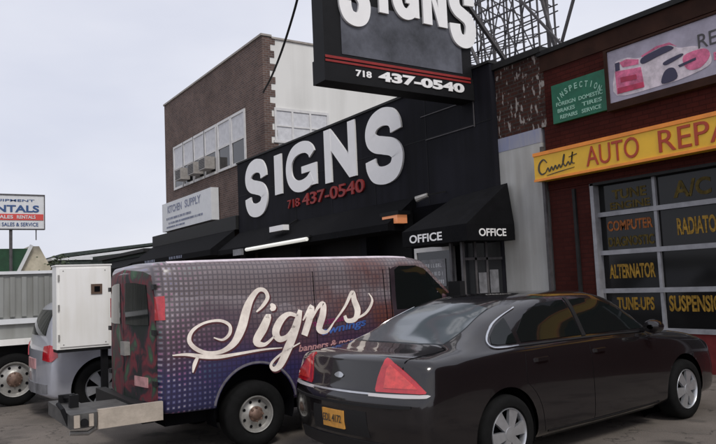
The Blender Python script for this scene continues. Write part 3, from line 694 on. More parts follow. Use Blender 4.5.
m_.bar((-11.2, 11.0, 5.9), (-12.4, 11.6, 7.4), .06)
m_.build('truss', 'steel', t)

# cable
t_ = MB(); a = Vector((-22.1, 10.85, 8.5)); b = Vector((-16.0, 8.92, 9.23)); c_ = Vector((-14.6, 8.6, 11.2))
mid = [a, Vector((-21.2, 10.4, 8.25)), Vector((-19.6, 9.9, 8.25)), Vector((-17.7, 9.35, 8.55)), b, Vector((-15.2, 8.75, 10.0)), c_]
cc = catmull([tuple(p) for p in mid], 6)
tag(t_.tube(cc, .035, 6).build('overhead_cable', 'wire', loc=(-22.1, 10.85, 8.5), smooth=60), 'dark cable sagging from the brick building corner towards the street', 'cable')

# ------------------------------------------------------------------ pier between the shops
pp = thing('party_wall', 'pale concrete pier topped with dark mottled brick between the two shops', 'wall', (-9.9, 10.5, 0))
MB().box(-10.415, -9.27, 10.42, 11.2, 0, 4.2).build('concrete_face', 'concrete', pp)
MB().box(-10.415, -9.27, 10.416, 11.2, 4.203, 4.48).build('blue_paint_band', 'blue_paint', pp)
MB().box(-10.90, -9.12, 10.44, 11.3, 4.483, 5.93).build('brickwork', 'dark_brick', pp)
MB().box(-10.95, -9.1, 10.36, 11.35, 5.933, 6.05).build('coping', 'coping', pp)
MB().box(-9.26, -9.20, 10.36, 10.42, 0, 4.1).build('downpipe', 'steel', pp)

# ------------------------------------------------------------------ auto repair shop
ar = thing('auto_repair_shop', 'dark red auto repair shop with a glazed garage door at the right', 'shop', (-2, 16, 0))
ry = 10.45
MB().box(-9.19, 12, ry, ry+.4, 3.25, 5.55).build('front_wall', 'red_brick', ar)
MB().box(-9.19, 12, ry-.02, ry+.42, 5.553, 5.86).build('parapet', 'brown_band', ar)
MB().box(-9.22, 12.03, ry-.07, ry+.47, 5.863, 5.95).build('coping', 'coping', ar)
MB().box(-9.19, -8.24, ry+.02, ry+.5, 0, 3.247).build('pier', 'pier_brick', ar)
MB().box(-8.62, -8.56, ry-.03, ry+.017, 0, 3.2).build('conduit', 'coping', ar)
MB().box(-3.6, 12, ry+.02, ry+.5, 0, 3.247).build('side_pier', 'pier_brick', ar)
MB().box(-9.19, 12, ry+.5, 22, 5.2, 5.4).box(-9.19, -9.0, ry+.5, 22, 0, 5.2).box(11.8, 12, ry+.5, 22, 0, 5.2).box(-9, 11.8, 21.8, 22, 0, 5.2).build('rear_shell', 'dark_void', ar)
# garage door: frame, cells with their own panes and lettering
gd = MB()
gx = [-8.17+1.13*k for k in range(5)]; gz = [.66, 1.32, 1.99, 2.67, 3.2]
dx1 = gx[-1]
for k, x in enumerate(gx[1:-1]): gd.box(x-.028, x+.028, ry+.10, ry+.15, .0, 3.2)
for z in gz[:-1]: gd.box(gx[0], dx1, ry+.085, ry+.097, z-.04, z+.04)
gd.box(gx[0]-.075, gx[0]+.0, ry-.0, ry+.16, 0, 3.24).box(dx1, dx1+.075, ry-.0, ry+.16, 0, 3.24)
door = gd.build('garage_door', 'mullion', ar)
MB().box(gx[0]+.001, dx1-.001, ry+.152, ry+.17, .62, 3.24).build('glass', 'door_glass', door)
MB().box(gx[0]+.001, dx1-.001, ry+.152, ry+.18, 0, .617).build('lower_panel', 'door_red', door)
MB().box(-8.24, -3.6, ry+.0, ry+.3, 3.2, 3.248).build('lintel', 'coping', ar)
def cell(c, r, s, hh, mm='door_text', x0=.12, x1=.95, dz=.5):
    x = gx[c]; z0 = ([0]+gz)[r]; z1 = gz[r]; m_ = MB(); zc = z0+(z1-z0)*dz
    text_on(m_, s, (x+1.13*x0, ry+.150, zc-hh/2), X, Z, 1.13*(x1-x0), hh, .006, .03); m_.build('lettering', mm, door)
cell(0, 4, 'TUNE', .17, 'door_text_dim', .25, .85, .62); cell(0, 4, 'ENGINE', .13, 'door_text_dim', .2, .9, .25)
cell(1, 4, 'A/C', .28, 'door_text_dim', .28, .85)
cell(0, 3, 'COMPUTER', .18, 'door_text_red', .12, .92, .68); cell(0, 3, 'DIAGNOSTIC', .17, 'door_text_dim', .12, .92, .27)
cell(1, 3, 'RADIATOR', .28, 'door_text', .30, .97)
cell(0, 2, 'ALTERNATOR', .25, 'door_text', .10, .90)
cell(0, 1, 'TUNE-UPS', .22, 'door_text', .20, .84, .66); cell(1, 1, 'SUSPENSION', .26, 'door_text', .08, .99, .66)
cell(2, 4, 'BRAKES', .28); cell(2, 3, 'EXHAUST', .28); cell(2, 2, 'CLUTCH', .28)

t = thing('shop_sign', 'long yellow sign reading AUTO REPAIR above the garage door', 'sign', (-5.5, 10.3, 3.4))
MB().box(-9.30, -1.5, 10.22, 10.44, 3.42, 3.96).bevel(.01, 1).build('panel', 'yellow', t)
MB().box(-9.31, -1.5, 10.2, 10.219, 3.90, 3.965).box(-9.31, -1.5, 10.2, 10.219, 3.415, 3.46).build('edge_stripe', 'orange_edge', t)
m_ = MB(); text_on(m_, 'AUTO', (-8.08, 10.218, 3.515), X, Z, 1.06, .35, .012, .0)
m_.build('lettering', 'sign_red', t); m_ = MB(); text_on(m_, 'REPAIR', (-6.66, 10.218, 3.515), X, Z, 1.7, .35, .012, .0); m_.build('lettering', 'sign_red', t)
m_ = MB()
for pts in ([(-8.98, 3.74, .015), (-9.06, 3.81, .025), (-9.16, 3.74, .035), (-9.18, 3.62, .04), (-9.12, 3.54, .03), (-9.02, 3.56, .015)],
            [(-9.02, 3.56, .012), (-8.96, 3.64, .02), (-8.93, 3.57, .025), (-8.87, 3.65, .02), (-8.84, 3.58, .025), (-8.78, 3.66, .02), (-8.75, 3.59, .025), (-8.69, 3.66, .02), (-8.66, 3.60, .025), (-8.58, 3.72, .015), (-8.56, 3.83, .02), (-8.60, 3.70, .025), (-8.55, 3.61, .02), (-8.48, 3.68, .018), (-8.45, 3.62, .022), (-8.40, 3.70, .015), (-8.37, 3.84, .02), (-8.40, 3.66, .025), (-8.34, 3.63, .012)],
            [(-8.46, 3.76, .012), (-8.28, 3.79, .015)], [(-9.0, 3.50, .008), (-8.7, 3.53, .014), (-8.35, 3.56, .006)]):
    v, f = ribbon(pts); plate(m_, v, f, (0, 10.218, 0), X, Z, .01)
m_.build('script_lettering', 'sign_dark', t)

t = thing('shop_sign', 'small green sign with pale lettering on the red brick wall', 'sign', (-8.27, 10.4, 4.45))
MB().box(-8.9, -7.66, 10.38, 10.447, 4.47, 5.2).build('panel', 'green', t)
m_ = MB()
for wd, a0, a1, b0, hh in (('FOREIGN', .08, .44, .42, .10), ('DOMESTIC', .50, .92, .42, .10), ('BRAKES', .10, .42, .25, .10), ('TIRES', .55, .90, .25, .10), ('REPAIRS', .14, .46, .08, .10), ('SERVICE', .54, .88, .08, .10)):
    text_on(m_, wd, (-8.9+1.24*a0, 10.378, 4.47+.73*b0), X, Z, 1.24*(a1-a0), .73*hh, .005, .015)
for k, ch in enumerate('INSPECTION'):             # arched heading
    a = -.95+1.9*k/9; cx_, cz_ = -8.27+.53*math.sin(a), 4.70+.36*math.cos(a)
    r_ = Vector((math.cos(a*.6), 0, -math.sin(a*.6))); u_ = Vector((math.sin(a*.6), 0, math.cos(a*.6)))
    w_ = .062 if ch != 'I' else .016; text_on(m_, ch, Vector((cx_-w_/2, 10.378, cz_-.05)), r_, u_, w_, .11, .005, .015)
m_.build('lettering', 'green_text', t)

t = thing('poster_board', 'wide poster board with a pink and white racing car on the red wall', 'sign', (-6, 10.4, 4.5))
MB().box(-7.6, -3.2, 10.36, 10.447, 4.55, 5.46).build('panel', 'poster_bg', t)
MB().box(-7.66, -7.6, 10.33, 10.45, 4.42, 5.5).box(-7.6, -3.2, 10.33, 10.45, 5.463, 5.50).box(-7.6, -3.2, 10.33, 10.45, 4.42, 4.547).build('frame', 'brown_band', t)
def flat(m_, pts, y=10.358, d=.004):
    vv = [((p[0]), (p[1])) for p in pts]; plate(m_, vv, [tuple(range(len(vv)))], (0, y, 0), X, Z, d)
for nm, mm, yy, shapes in (
    ('car_body', 'poster_white', 10.358, [[(-7.47, 5.10), (-7.43, 5.24), (-7.2, 5.25), (-6.97, 5.18), (-6.65, 5.27), (-6.42, 5.26), (-6.28, 5.14), (-6.0, 5.08), (-5.80, 4.95), (-5.76, 4.78), (-5.86, 4.70), (-6.2, 4.64), (-6.6, 4.62), (-7.46, 4.66)]]),
    ('car_front', 'poster_pink', 10.354, [[(-7.46, 5.08), (-6.96, 5.02), (-6.92, 4.68), (-7.45, 4.68)], [(-7.30, 5.11), (-7.0, 5.08), (-6.99, 5.16), (-7.22, 5.23), (-7.36, 5.21)]]),
    ('car_roof', 'poster_pink', 10.354, [[(-6.94, 5.20), (-6.65, 5.28), (-6.42, 5.27), (-6.30, 5.17), (-6.42, 5.23), (-6.62, 5.24), (-6.92, 5.175)]]),
    ('car_flank', 'poster_pink', 10.354, [[(-6.2, 4.98), (-5.86, 5.0), (-5.78, 4.86), (-5.95, 4.72), (-6.16, 4.76)]]),
    ('car_bumper', 'poster_red', 10.350, [[(-7.43, 4.68), (-6.93, 4.67), (-6.94, 4.76), (-7.43, 4.78)]]),
    ('car_grille', 'poster_red', 10.350, [[(-7.36, 4.95), (-7.05, 4.92), (-7.05, 4.84), (-7.36, 4.86)]]),
    ('car_headlight', 'poster_dark', 10.350, [[(-7.45, 5.22), (-7.36, 5.22), (-7.36, 5.08), (-7.45, 5.08)]]),
    ('car_windshield', 'poster_dark', 10.350, [[(-6.93, 5.16), (-6.60, 5.225), (-6.44, 5.22), (-6.36, 5.15), (-6.66, 5.10), (-6.92, 5.06)]]),
    ('car_side_window', 'poster_dark', 10.350, [[(-6.54, 4.98), (-6.25, 5.03), (-6.22, 4.99), (-6.50, 4.92)]]),
    ('car_wheel', 'poster_dark', 10.350, [[(-6.60, 4.64), (-6.56, 4.80), (-6.46, 4.86), (-6.36, 4.82), (-6.34, 4.66)]]),
    ('car_stripe', 'poster_dark', 10.350, [[(-6.30, 4.86), (-6.0, 4.90), (-6.0, 4.86), (-6.28, 4.82)]])):
    for sh in shapes:
        m_ = MB(); flat(m_, smooth_poly(sh, 4)[0] if nm in ('car_body', 'car_wheel', 'car_flank', 'car_windshield', 'car_side_window') else sh, yy); m_.build(nm, mm, t)
m_ = MB(); text_on(m_, 'RE', (-5.95, 10.358, 5.02), X, Z, .30, .22, .006, .0); m_.build('lettering', 'steel', t)
m_ = MB(); text_on(m_, 'PAIR', (-5.5, 10.358, 5.02), X, Z, .7, .22, .006, .0); m_.build('lettering', 'steel', t)
m_ = MB(); squiggles(m_, (-5.72, 10.358, 4.70), X, Z, 2.4, .24, .006, [(.3, .5, 0, .9)], 33); m_.build('small_lettering', 'poster_pink', t)

# ------------------------------------------------------------------ vehicles: lofted bodies
def pchip(xs, ys, q):
    xs = np.array(xs, float); ys = np.array(ys, float); q = np.array(q, float)
    h = np.diff(xs); d = np.diff(ys)/h; n = len(xs); m = np.zeros(n)
    for i in range(1, n-1):
        if d[i-1]*d[i] > 0:
            w1 = 2*h[i]+h[i-1]; w2 = h[i]+2*h[i-1]; m[i] = (w1+w2)/(w1/d[i-1]+w2/d[i])
    m[0] = d[0]; m[-1] = d[-1]
    k = np.clip(np.searchsorted(xs, q)-1, 0, n-2); t = (q-xs[k])/h[k]
    return ((2*t**3-3*t**2+1)*ys[k]+(t**3-2*t**2+t)*h[k]*m[k]+(-2*t**3+3*t**2)*ys[k+1]+(t**3-t**2)*h[k]*m[k+1])

def loft_grid(stations, ysamp, per=5):
    """stations: (y, bow, [(x, z) ...]) -> array [len(ysamp)][points][3] for the x>=0 half"""
    ys = [s[0] for s in stations]; npt = len(stations[0][2])
    C_ = np.array([[p for p in s[2]] for s in stations])          # S x P x 2
    bow = pchip(ys, [s[1] for s in stations], ysamp)
    idx = np.arange(npt); q = np.linspace(0, npt-1, (npt-1)*per+1)
    out = np.zeros((len(ysamp), len(q), 3))
    ctrl = np.zeros((len(ysamp), npt, 2))
    for p in range(npt):
        for k in range(2): ctrl[:, p, k] = pchip(ys, C_[:, p, k], ysamp)
    for i in range(len(ysamp)):
        cx_ = pchip(idx, ctrl[i, :, 0], q); cz_ = pchip(idx, ctrl[i, :, 1], q)
        out[i, :, 0] = cx_; out[i, :, 2] = cz_; out[i, :, 1] = ysamp[i]+bow[i]*(cx_/max(cx_.max(), .01))**2
    return out

def car_body(stations, ysamp, wheels, arch_r, tail=None, per=5, well=.28):
    """wheels: [(y, z)]; returns (bm, bvh) in car coordinates; the wheel openings are cut and lined"""
    G = loft_grid(stations, ysamp, per); ny, npn, _ = G.shape
    if tail is not None:
        for i in range(ny):
            for j in range(npn): G[i, j, 1] += tail(ysamp[i], G[i, j, 2], G[i, j, 0])
    def make(cut):
        bm = bmesh.new(); V = {}
        for s in (1, -1):
            for i in range(ny):
                for j in range(npn):
                    x, y, z = G[i, j]
                    if j in (0, npn-1):
                        x = 0
                        if s == -1: V[s, i, j] = V[1, i, j]; continue
                    V[s, i, j] = bm.verts.new((s*x, y, z))
        inside = set()
        if cut:
            for key, v in V.items():
                if abs(v.co.x) > .45 and v.co.z < 1.1:
                    for (wy, wz) in wheels:
                        d = math.hypot(v.co.y-wy, v.co.z-wz)
                        if d < arch_r: inside.add(v)
        for s in (1, -1):
            for i in range(ny-1):
                for j in range(npn-1):
                    q = [V[s, i, j], V[s, i+1, j], V[s, i+1, j+1], V[s, i, j+1]]
                    if all(v in inside for v in q): continue
                    if s == -1: q = q[::-1]
                    qq = []
                    for v in q:
                        if v not in qq: qq.append(v)
                    if len(qq) >= 3:
                        try: bm.faces.new(qq)
                        except ValueError: pass
        # end caps
        for i, fl in ((0, 1), (ny-1, -1)):
            NC = 14
            rows = []
            for j in range(npn):
                x, y, z = G[i, j]; mxx = G[i, :, 0].max(); yb = pchip([s_[0] for s_ in stations], [s_[1] for s_ in stations], [ysamp[i]])[0]
                row = []
                for k in range(NC+1):
                    f = -1+2*k/NC
                    if k == 0: row.append(V[-1, i, j])
                    elif k == NC: row.append(V[1, i, j])
                    else: row.append(bm.verts.new((f*x, ysamp[i]+yb*(f*x/mxx)**2+(tail(ysamp[i], z, abs(f*x)) if tail else 0), z)))
                rows.append(row)
            for j in range(npn-1):
                for k in range(NC):
                    q = [rows[j][k], rows[j][k+1], rows[j+1][k+1], rows[j+1][k]]; qq = []
                    for v in q:
                        if v not in qq: qq.append(v)
                    if len(qq) >= 3:
                        try: bm.faces.new(qq if fl == 1 else qq[::-1])
                        except ValueError: pass
        if cut:
            loose = [v for v in bm.verts if not v.link_faces]; bmesh.ops.delete(bm, geom=loose, context='VERTS')
            for v in inside:
                if v.is_valid:
                    for (wy, wz) in wheels:
                        d = math.hypot(v.co.y-wy, v.co.z-wz)
                        if 1e-4 < d < arch_r:
                            k = arch_r/d; v.co.y = wy+(v.co.y-wy)*k; v.co.z = wz+(v.co.z-wz)*k
            xm = G[:, :, 0].max()
            for (wy, wz) in wheels:              # dark wheel wells
                for s in (1, -1):
                    n = 24; a = []; b = []; lip = []
                    for k in range(n+1):
                        th = -.35+(math.pi+.7)*k/n; yy = wy+(arch_r+.004)*math.cos(th); zz = max(wz+(arch_r+.004)*math.sin(th), .14)
                        a.append(bm.verts.new((s*(xm-.045), yy, zz))); b.append(bm.verts.new((s*(xm-.045-well), yy, zz)))
                    for k in range(n): f = bm.faces.new((a[k], a[k+1], b[k+1], b[k])); f.material_index = 1
                    f = bm.faces.new(b); f.material_index = 1
        bm.normal_update()
        return bm
    full = make(False); bvh = BVHTree.FromBMesh(full); full.free()
    return make(True), bvh

def project(bvh, src_vsx, src_fs, o, r, u, d, off, cell=.06, skirt=0.0):
    """lay a flat 2D mesh on a body: rays go from far out along d; returns bmesh"""
    o, r, u, d = Vector(o), Vector(r), Vector(u), Vector(d).normalized()
    bm = bmesh.new(); vv = [bm.verts.new((a, b, 0)) for a, b in src_vsx]
    for f in src_fs:
        try: bm.faces.new([vv[i] for i in f])
        except ValueError: pass
    bmesh.ops.remove_doubles(bm, verts=bm.verts, dist=1e-5)
    xs = [v.co.x for v in bm.verts]; ys = [v.co.y for v in bm.verts]
    for ax, (lo, hi) in ((0, (min(xs), max(xs))), (1, (min(ys), max(ys)))):
        t = math.ceil(lo/cell)*cell
        while t < hi-1e-6:
            co = Vector((t, 0, 0)) if ax == 0 else Vector((0, t, 0)); no = Vector((1, 0, 0)) if ax == 0 else Vector((0, 1, 0))
            bmesh.ops.bisect_plane(bm, geom=list(bm.verts)+list(bm.edges)+list(bm.faces), plane_co=co, plane_no=no)
            t += cell
    miss = []; nrm = {}
    for v in bm.verts:
        p = o+r*v.co.x+u*v.co.y
        h, n, _, _ = bvh.ray_cast(p-d*6, d)
        if h is None:
            h, n, _, _ = bvh.find_nearest(p)
        if n.dot(d) > 0: n = -n
        v.co = h+n*off; nrm[v] = n
    if skirt:
        be = [e for e in bm.edges if len(e.link_faces) == 1]
        g_ = bmesh.ops.extrude_edge_only(bm, edges=be)
        for v in [x for x in g_['geom'] if isinstance(x, bmesh.types.BMVert)]:
            h, n, _, _ = bvh.find_nearest(v.co)
            v.co = v.co-(-d)*0 + (h-v.co).normalized()*(off+skirt)
    bm.normal_update()
    for f in bm.faces:
        pass
    return bm

def put(bm, name, m, root, smooth=40, xf=None):
    """car coordinates are the root's own coordinates"""
    bmesh.ops.recalc_face_normals(bm, faces=bm.faces)
    me = bpy.data.meshes.new(name); bm.to_mesh(me); bm.free()
    for q in (m if isinstance(m, (list, tuple)) else [m]): me.materials.append(MT[q])
    me.polygons.foreach_set('use_smooth', [True]*len(me.polygons)); me.set_sharp_from_angle(angle=R(smooth))
    o = bpy.data.objects.new(name, me); COL.objects.link(o); o.parent = root
    return o

def poly(p): return p, [tuple(range(len(p)))]
def side(bvh, s, shape, off, cell=.07, skirt=.004):
    """shape in (y, z) on the car's side s"""
    return project(bvh, shape[0], shape[1], (0, 0, 0), (0, 1, 0), (0, 0, 1), (-s, 0, 0), off, cell, skirt)
def rear(bvh, shape, off, cell=.07, skirt=.004):
    return project(bvh, shape[0], shape[1], (0, 0, 0), (1, 0, 0), (0, 0, 1), (0, 1, 0), off, cell, skirt)
def top(bvh, shape, off, cell=.07, skirt=.004):
    return project(bvh, shape[0], shape[1], (0, 0, 0), (1, 0, 0), (0, 1, 0), (0, 0, -1), off, cell, skirt)

def wheel(root, c, s, r, wd, rr, style):
    """c centre of the tyre's outer face; s = +1/-1 side"""
    c = Vector(c); par = root
    hub = MB(); hub.lathe([(-s*.07, rr*.96), (-s*.075, .01)], c, 'x', 32)
    h = hub.build('wheel', 'under', None, 40); 
    h.parent = par
    me = h
    ty = MB(); h_ = r-rr
    ty.lathe([(-s*.02, rr), (s*.005, rr+h_*.12), (s*.012, rr+h_*.5), (-s*.006, rr+h_*.88), (-s*.03, r-.003), (-s*.05, r), (-s*(wd-.05), r), (-s*(wd-.03), r-.003), (-s*wd, rr+h_*.7), (-s*wd, rr)], c, 'x', 48)
    t_ = ty.build('tyre', 'tyre', None, 50); t_.parent = h
    ri = MB()
    if style == 'alloy':
        ri.lathe([(-s*.06, rr*.90), (-s*.012, rr*.93), (-s*.0, rr*.97), (-s*.01, rr*1.0), (-s*.03, rr*1.0)], c, 'x', 48)
        ri.lathe([(-s*.02, rr*.30), (s*.004, rr*.26), (s*.008, rr*.10), (s*.008, .001)], c, 'x', 30)
        for k in range(6):
            a = 2*math.pi*k/6+.15; e1 = Vector((0, math.cos(a), math.sin(a))); e2 = Vector((0, -math.sin(a), math.cos(a)))
            w1, w2 = rr*.14, rr*.27; i0, i1 = rr*.2, rr*.95; o1, o2, bk = Vector((s*.002, 0, 0)), Vector((-s*.012, 0, 0)), Vector((-s*.035, 0, 0))
            ri.hexa([c+e1*i0-e2*w1+bk, c+e1*i0+e2*w1+bk, c+e1*i0+e2*w1+o1, c+e1*i0-e2*w1+o1, c+e1*i1-e2*w2+bk, c+e1*i1+e2*w2+bk, c+e1*i1+e2*w2+o2, c+e1*i1-e2*w2+o2])
        q = ri.build('rim', 'rim', None, 35); q.parent = h
    else:
        m0 = 'rim_white' if style == 'steel' else 'rim'
        ri.lathe([(-s*.05, rr*.80), (-s*.03, rr*.86), (s*.0, rr*.92), (s*.004, rr*.97), (-s*.01, rr*1.0), (-s*.03, rr)], c, 'x', 48)
        ri.lathe([(-s*.052, rr*.80), (-s*.045, rr*.62), (-s*.03, rr*.45), (-s*.02, rr*.40)], c, 'x', 48)
        q = ri.build('rim', m0, None, 35); q.parent = h
        hc = MB(); hc.lathe([(-s*.03, rr*.44), (-s*.015, rr*.40), (s*.0, rr*.30), (s*.012, rr*.22), (s*.016, .001)], c, 'x', 24)
        for k in range(8):
            a = 2*math.pi*k/8; e1 = Vector((0, math.cos(a), math.sin(a)))
            hc.lathe([(-s*.02, .012), (s*.004, .012), (s*.005, .001)], c+e1*rr*.36, 'x', 8)
        q = hc.build('hub_cap', 'rim_brown' if style == 'steel' else 'rim', None, 35); q.parent = h
        ho = MB()
        for k in range(8):
            a = 2*math.pi*(k+.5)/8; e1 = Vector((0, math.cos(a), math.sin(a)))
            ho.lathe([(-s*.041, rr*.085), (-s*.0405, .001)], c+e1*rr*.70, 'x', 12)
        q = ho.build('rim_hole', 'under', None); q.parent = h
    return h

# ---- dark sedan
SX, SY0 = -5.516, 5.79
sed = thing('parked_sedan', 'dark brown four door sedan parked nose in at the front of the picture', 'car', (SX, SY0, 0))
sed.rotation_euler = (0, 0, R(4.9)); sed.scale = (1.03, 1.03, .995)
def sec(w, zb, zm, zs, p5, p6, p7, p8, zt, rock=.0):
    return [(0, zb), (w*.80, zb), (w*.93, zb+.03), (w*.985, zb+.12), (w, zm), (w-.012, zs-.10), p5, p6, p7, p8, (0, zt)]
ST = [
 (-2.545, .16, sec(.84, .24, .50, .80, (.815, .88), (.775, .955), (.66, .99), (.36, 1.005), 1.01)),
 (-2.50, .15, sec(.88, .22, .52, .85, (.858, .92), (.81, .985), (.68, 1.02), (.37, 1.035), 1.04)),
 (-2.38, .12, sec(.905, .21, .55, .90, (.88, .945), (.83, 1.005), (.69, 1.035), (.37, 1.055), 1.06)),
 (-2.1, .05, sec(.918, .20, .58, .93, (.885, .955), (.83, 1.015), (.71, 1.05), (.38, 1.07), 1.075)),
 (-1.90, .02, sec(.922, .195, .59, .955, (.888, .975), (.84, 1.025), (.70, 1.07), (.39, 1.095), 1.10)),
 (-1.65, .0, sec(.925, .19, .60, .97, (.89, .99), (.845, 1.035), (.69, 1.135), (.40, 1.175), 1.19)),
 (-1.30, .0, sec(.925, .19, .60, .98, (.89, 1.0), (.845, 1.045), (.665, 1.275), (.42, 1.33), 1.345)),
 (-0.85, .0, sec(.925, .19, .60, .98, (.89, 1.0), (.845, 1.045), (.652, 1.395), (.42, 1.455), 1.468)),
 (-0.45, .0, sec(.925, .19, .60, .975, (.89, .995), (.845, 1.04), (.64, 1.43), (.40, 1.485), 1.495)),
 (0.15, .0, sec(.925, .19, .60, .97, (.89, .985), (.845, 1.03), (.64, 1.43), (.40, 1.482), 1.492)),
 (0.45, -.02, sec(.925, .19, .60, .965, (.89, .975), (.845, 1.015), (.66, 1.375), (.42, 1.425), 1.44)),
 (0.80, -.06, sec(.925, .19, .60, .95, (.89, .96), (.845, .99), (.715, 1.195), (.46, 1.25), 1.265)),
 (1.18, -.10, sec(.922, .19, .60, .93, (.885, .935), (.84, .95), (.76, .985), (.50, 1.02), 1.035)),
 (1.75, -.03, sec(.915, .19, .58, .87, (.875, .875), (.82, .90), (.70, .93), (.40, .955), .965)),
 (2.2, -.14, sec(.89, .20, .54, .78, (.845, .79), (.79, .82), (.66, .86), (.36, .88), .885)),
 (2.45, -.25, sec(.85, .22, .48, .66, (.80, .68), (.74, .72), (.60, .76), (.34, .775), .78)),
 (2.545, -.30, sec(.80, .25, .42, .55, (.74, .57), (.68, .60), (.54, .62), (.30, .63), .635)),
]
def tail_s(y, z, x):
    if y > -2.0: return 0
    k = min(1, (-2.0-y)/.5)
    t_ = min(max((z-.70)/.06, 0), 1); a = .035*t_*t_*(3-2*t_)                     # boot face set in above the bumper
    a += max(0, z-.76)*.20
    a += max(0, .48-z)*.22
    return a*k
ys = list(np.linspace(-2.545, -2.3, 14))+list(np.linspace(-2.27, 2.4, 150))+list(np.linspace(2.42, 2.545, 8))
bm, SB = car_body(ST, ys, [(-1.46, .33), (1.46, .33)], .385, tail_s, per=5)
put(bm, 'body', ['sedan', 'under'], sed, 42)
for s in (1, -1):
    # side glass
    rd = smooth_poly([(-1.04, 1.065), (-1.0, 1.20), (-.88, 1.325), (-.62, 1.40), (-.36, 1.415), (-.30, 1.40), (-.28, 1.065), (-.30, 1.06), (-.95, 1.055)], 2)
    put(side(SB, s, poly([(-1.14, 1.065), (-1.13, 1.16), (-.95, 1.30), (-.70, 1.385), (-.40, 1.40), (-.295, 1.40), (-.265, 1.06)]), .006), 'rear_door_window', 'car_glass', sed)
    put(side(SB, s, poly([(-.19, 1.06), (-.22, 1.40), (.02, 1.405), (.25, 1.375), (.50, 1.28), (.80, 1.10), (.86, 1.045)]), .006), 'front_door_window', 'car_glass', sed)
    put(side(SB, s, poly([(-1.50, 1.08), (-1.46, 1.14), (-1.34, 1.22), (-1.19, 1.285), (-1.20, 1.065), (-1.44, 1.065)]), .006), 'quarter_window', 'car_glass', sed)
    # bright trim arc round the quarter window and the base line
    v, f = ribbon([(-1.0, 1.365, .005), (-1.18, 1.305, .007), (-1.36, 1.23, .010), (-1.50, 1.135, .012), (-1.54, 1.08, .015), (-1.50, 1.047, .012), (-1.38, 1.04, .014), (-1.2, 1.04, .008)], 5)
    put(side(SB, s, (v, f), .011, .03, .008), 'window_trim', 'chrome', sed)
    v, f = ribbon([(-1.2, 1.04, .016), (-.5, 1.036, .016), (.2, 1.028, .016), (.86, 1.01, .016)], 5)
    put(side(SB, s, (v, f), .008, .2), 'belt_moulding', 'plastic', sed)
    v, f = ribbon([(-.235, 1.42, .05), (-.228, 1.22, .055), (-.225, 1.05, .06)], 5)
    put(side(SB, s, (v, f), .007, .2), 'door_pillar', 'plastic', sed)
    # door skins with real gaps
    def arc(cy, r, a0, a1, n=8): return [(cy+r*math.cos(R(a0+(a1-a0)*k/n)), .335+r*math.sin(R(a0+(a1-a0)*k/n))) for k in range(n+1)]
    rdp = [(-.245, .27), (-.245, 1.015), (-1.15, 1.02), (-1.18, .95), (-1.19, .80)]+arc(-1.46, .47, 55, 5, 6)[0:]+[(-.97, .27)]
    fdp = [(-.235, .27), (-.235, 1.015), (.88, .99), (.95, .93), (.93, .50), (.86, .27)]
    for nm, pp_ in (('rear_door', rdp), ('front_door', fdp)):
        dd = put(side(SB, s, poly(pp_), .0035, .06, .006), nm, 'sedan', sed)
        hy = -.98 if nm == 'rear_door' else -.10
        h_, n_, _, _ = SB.ray_cast(Vector((s*3, hy, .905)), Vector((-s, 0, 0)))
        xo = h_.x
        hb = MB(); hb.hexa([(xo-s*.0, hy-.09, .885), (xo-s*.0, hy+.09, .885), (xo-s*.0, hy+.09, .925), (xo-s*.0, hy-.09, .925), (xo+s*.03, hy-.075, .89), (xo+s*.03, hy+.075, .89), (xo+s*.03, hy+.075, .92), (xo+s*.03, hy-.075, .92)])
        hb.bevel(.008); o_ = hb.build('handle', 'sedan', None, 50); o_.parent = dd
    # rocker
    v, f = ribbon([(-.93, .235, .07), (0, .225, .07), (.92, .235, .07)], 5); put(side(SB, s, (v, f), .010, .2, .01), 'rocker_trim', 'plastic', sed)
    # mirror
    mb = MB(); cx_, cy_, cz_ = s*1.0, .74, 1.07
    mb.lathe([(-.07, .03), (-.055, .075), (0, .095), (.05, .075), (.075, .03), (.08, .002)], (0, 0, 0), 'y', 16)
    for v_ in mb.bm.verts: v_.co = Vector((v_.co.x*1.15+cx_, v_.co.y+cy_, v_.co.z*.8+cz_))
    mb.bar((s*.85, .76, 1.03), (s*.95, .75, 1.05), .06, .04)
    o_ = mb.build('mirror', 'sedan', None, 50); o_.parent = sed
    # tail lamp: wraps the corner, widest outboard, pointed forward
    D = Vector((s*1, -1, 0)).normalized(); Rr = Vector((s*1, 1, 0)).normalized()
    def lamp(pts, off, mm, name, sk=.01):
        return put(project(SB, pts, [tuple(range(len(pts)))], (0, 0, 0), Rr, Z, -D, off, .03, sk), name, mm, sed, 60)
    # coordinate along Rr: a = (x*s + y)/sqrt2
    def A(x, y): return (x+y)/math.sqrt(2)
    lamp([(-1.425, .765), (-1.432, .785), (-1.41, .87), (-1.375, .96), (-1.345, 1.015), (-1.325, 1.028), (-1.30, 1.018), (-1.25, .985), (-1.18, .93), (-1.10, .86), (-1.045, .80), (-1.03, .78), (-1.035, .766)], .012, 'tail_red', 'tail_light')
    lamp([(-1.36, .80), (-1.33, .95), (-1.30, .985), (-1.22, .92), (-1.13, .84), (-1.09, .80)], .016, 'tail_pink', 'tail_light_inner', .006)
    lamp([(-1.49, .725), (-1.49, .75), (-1.02, .76), (-1.0, .75), (-1.03, .732), (-1.2, .724), (-1.35, .724)], .013, 'lens_white', 'reverse_light')
    wheel(sed, (s*.925, -1.46, .325), s, .325, .22, .218, 'alloy'); wheel(sed, (s*.925, 1.46, .325), s, .325, .22, .218, 'alloy')
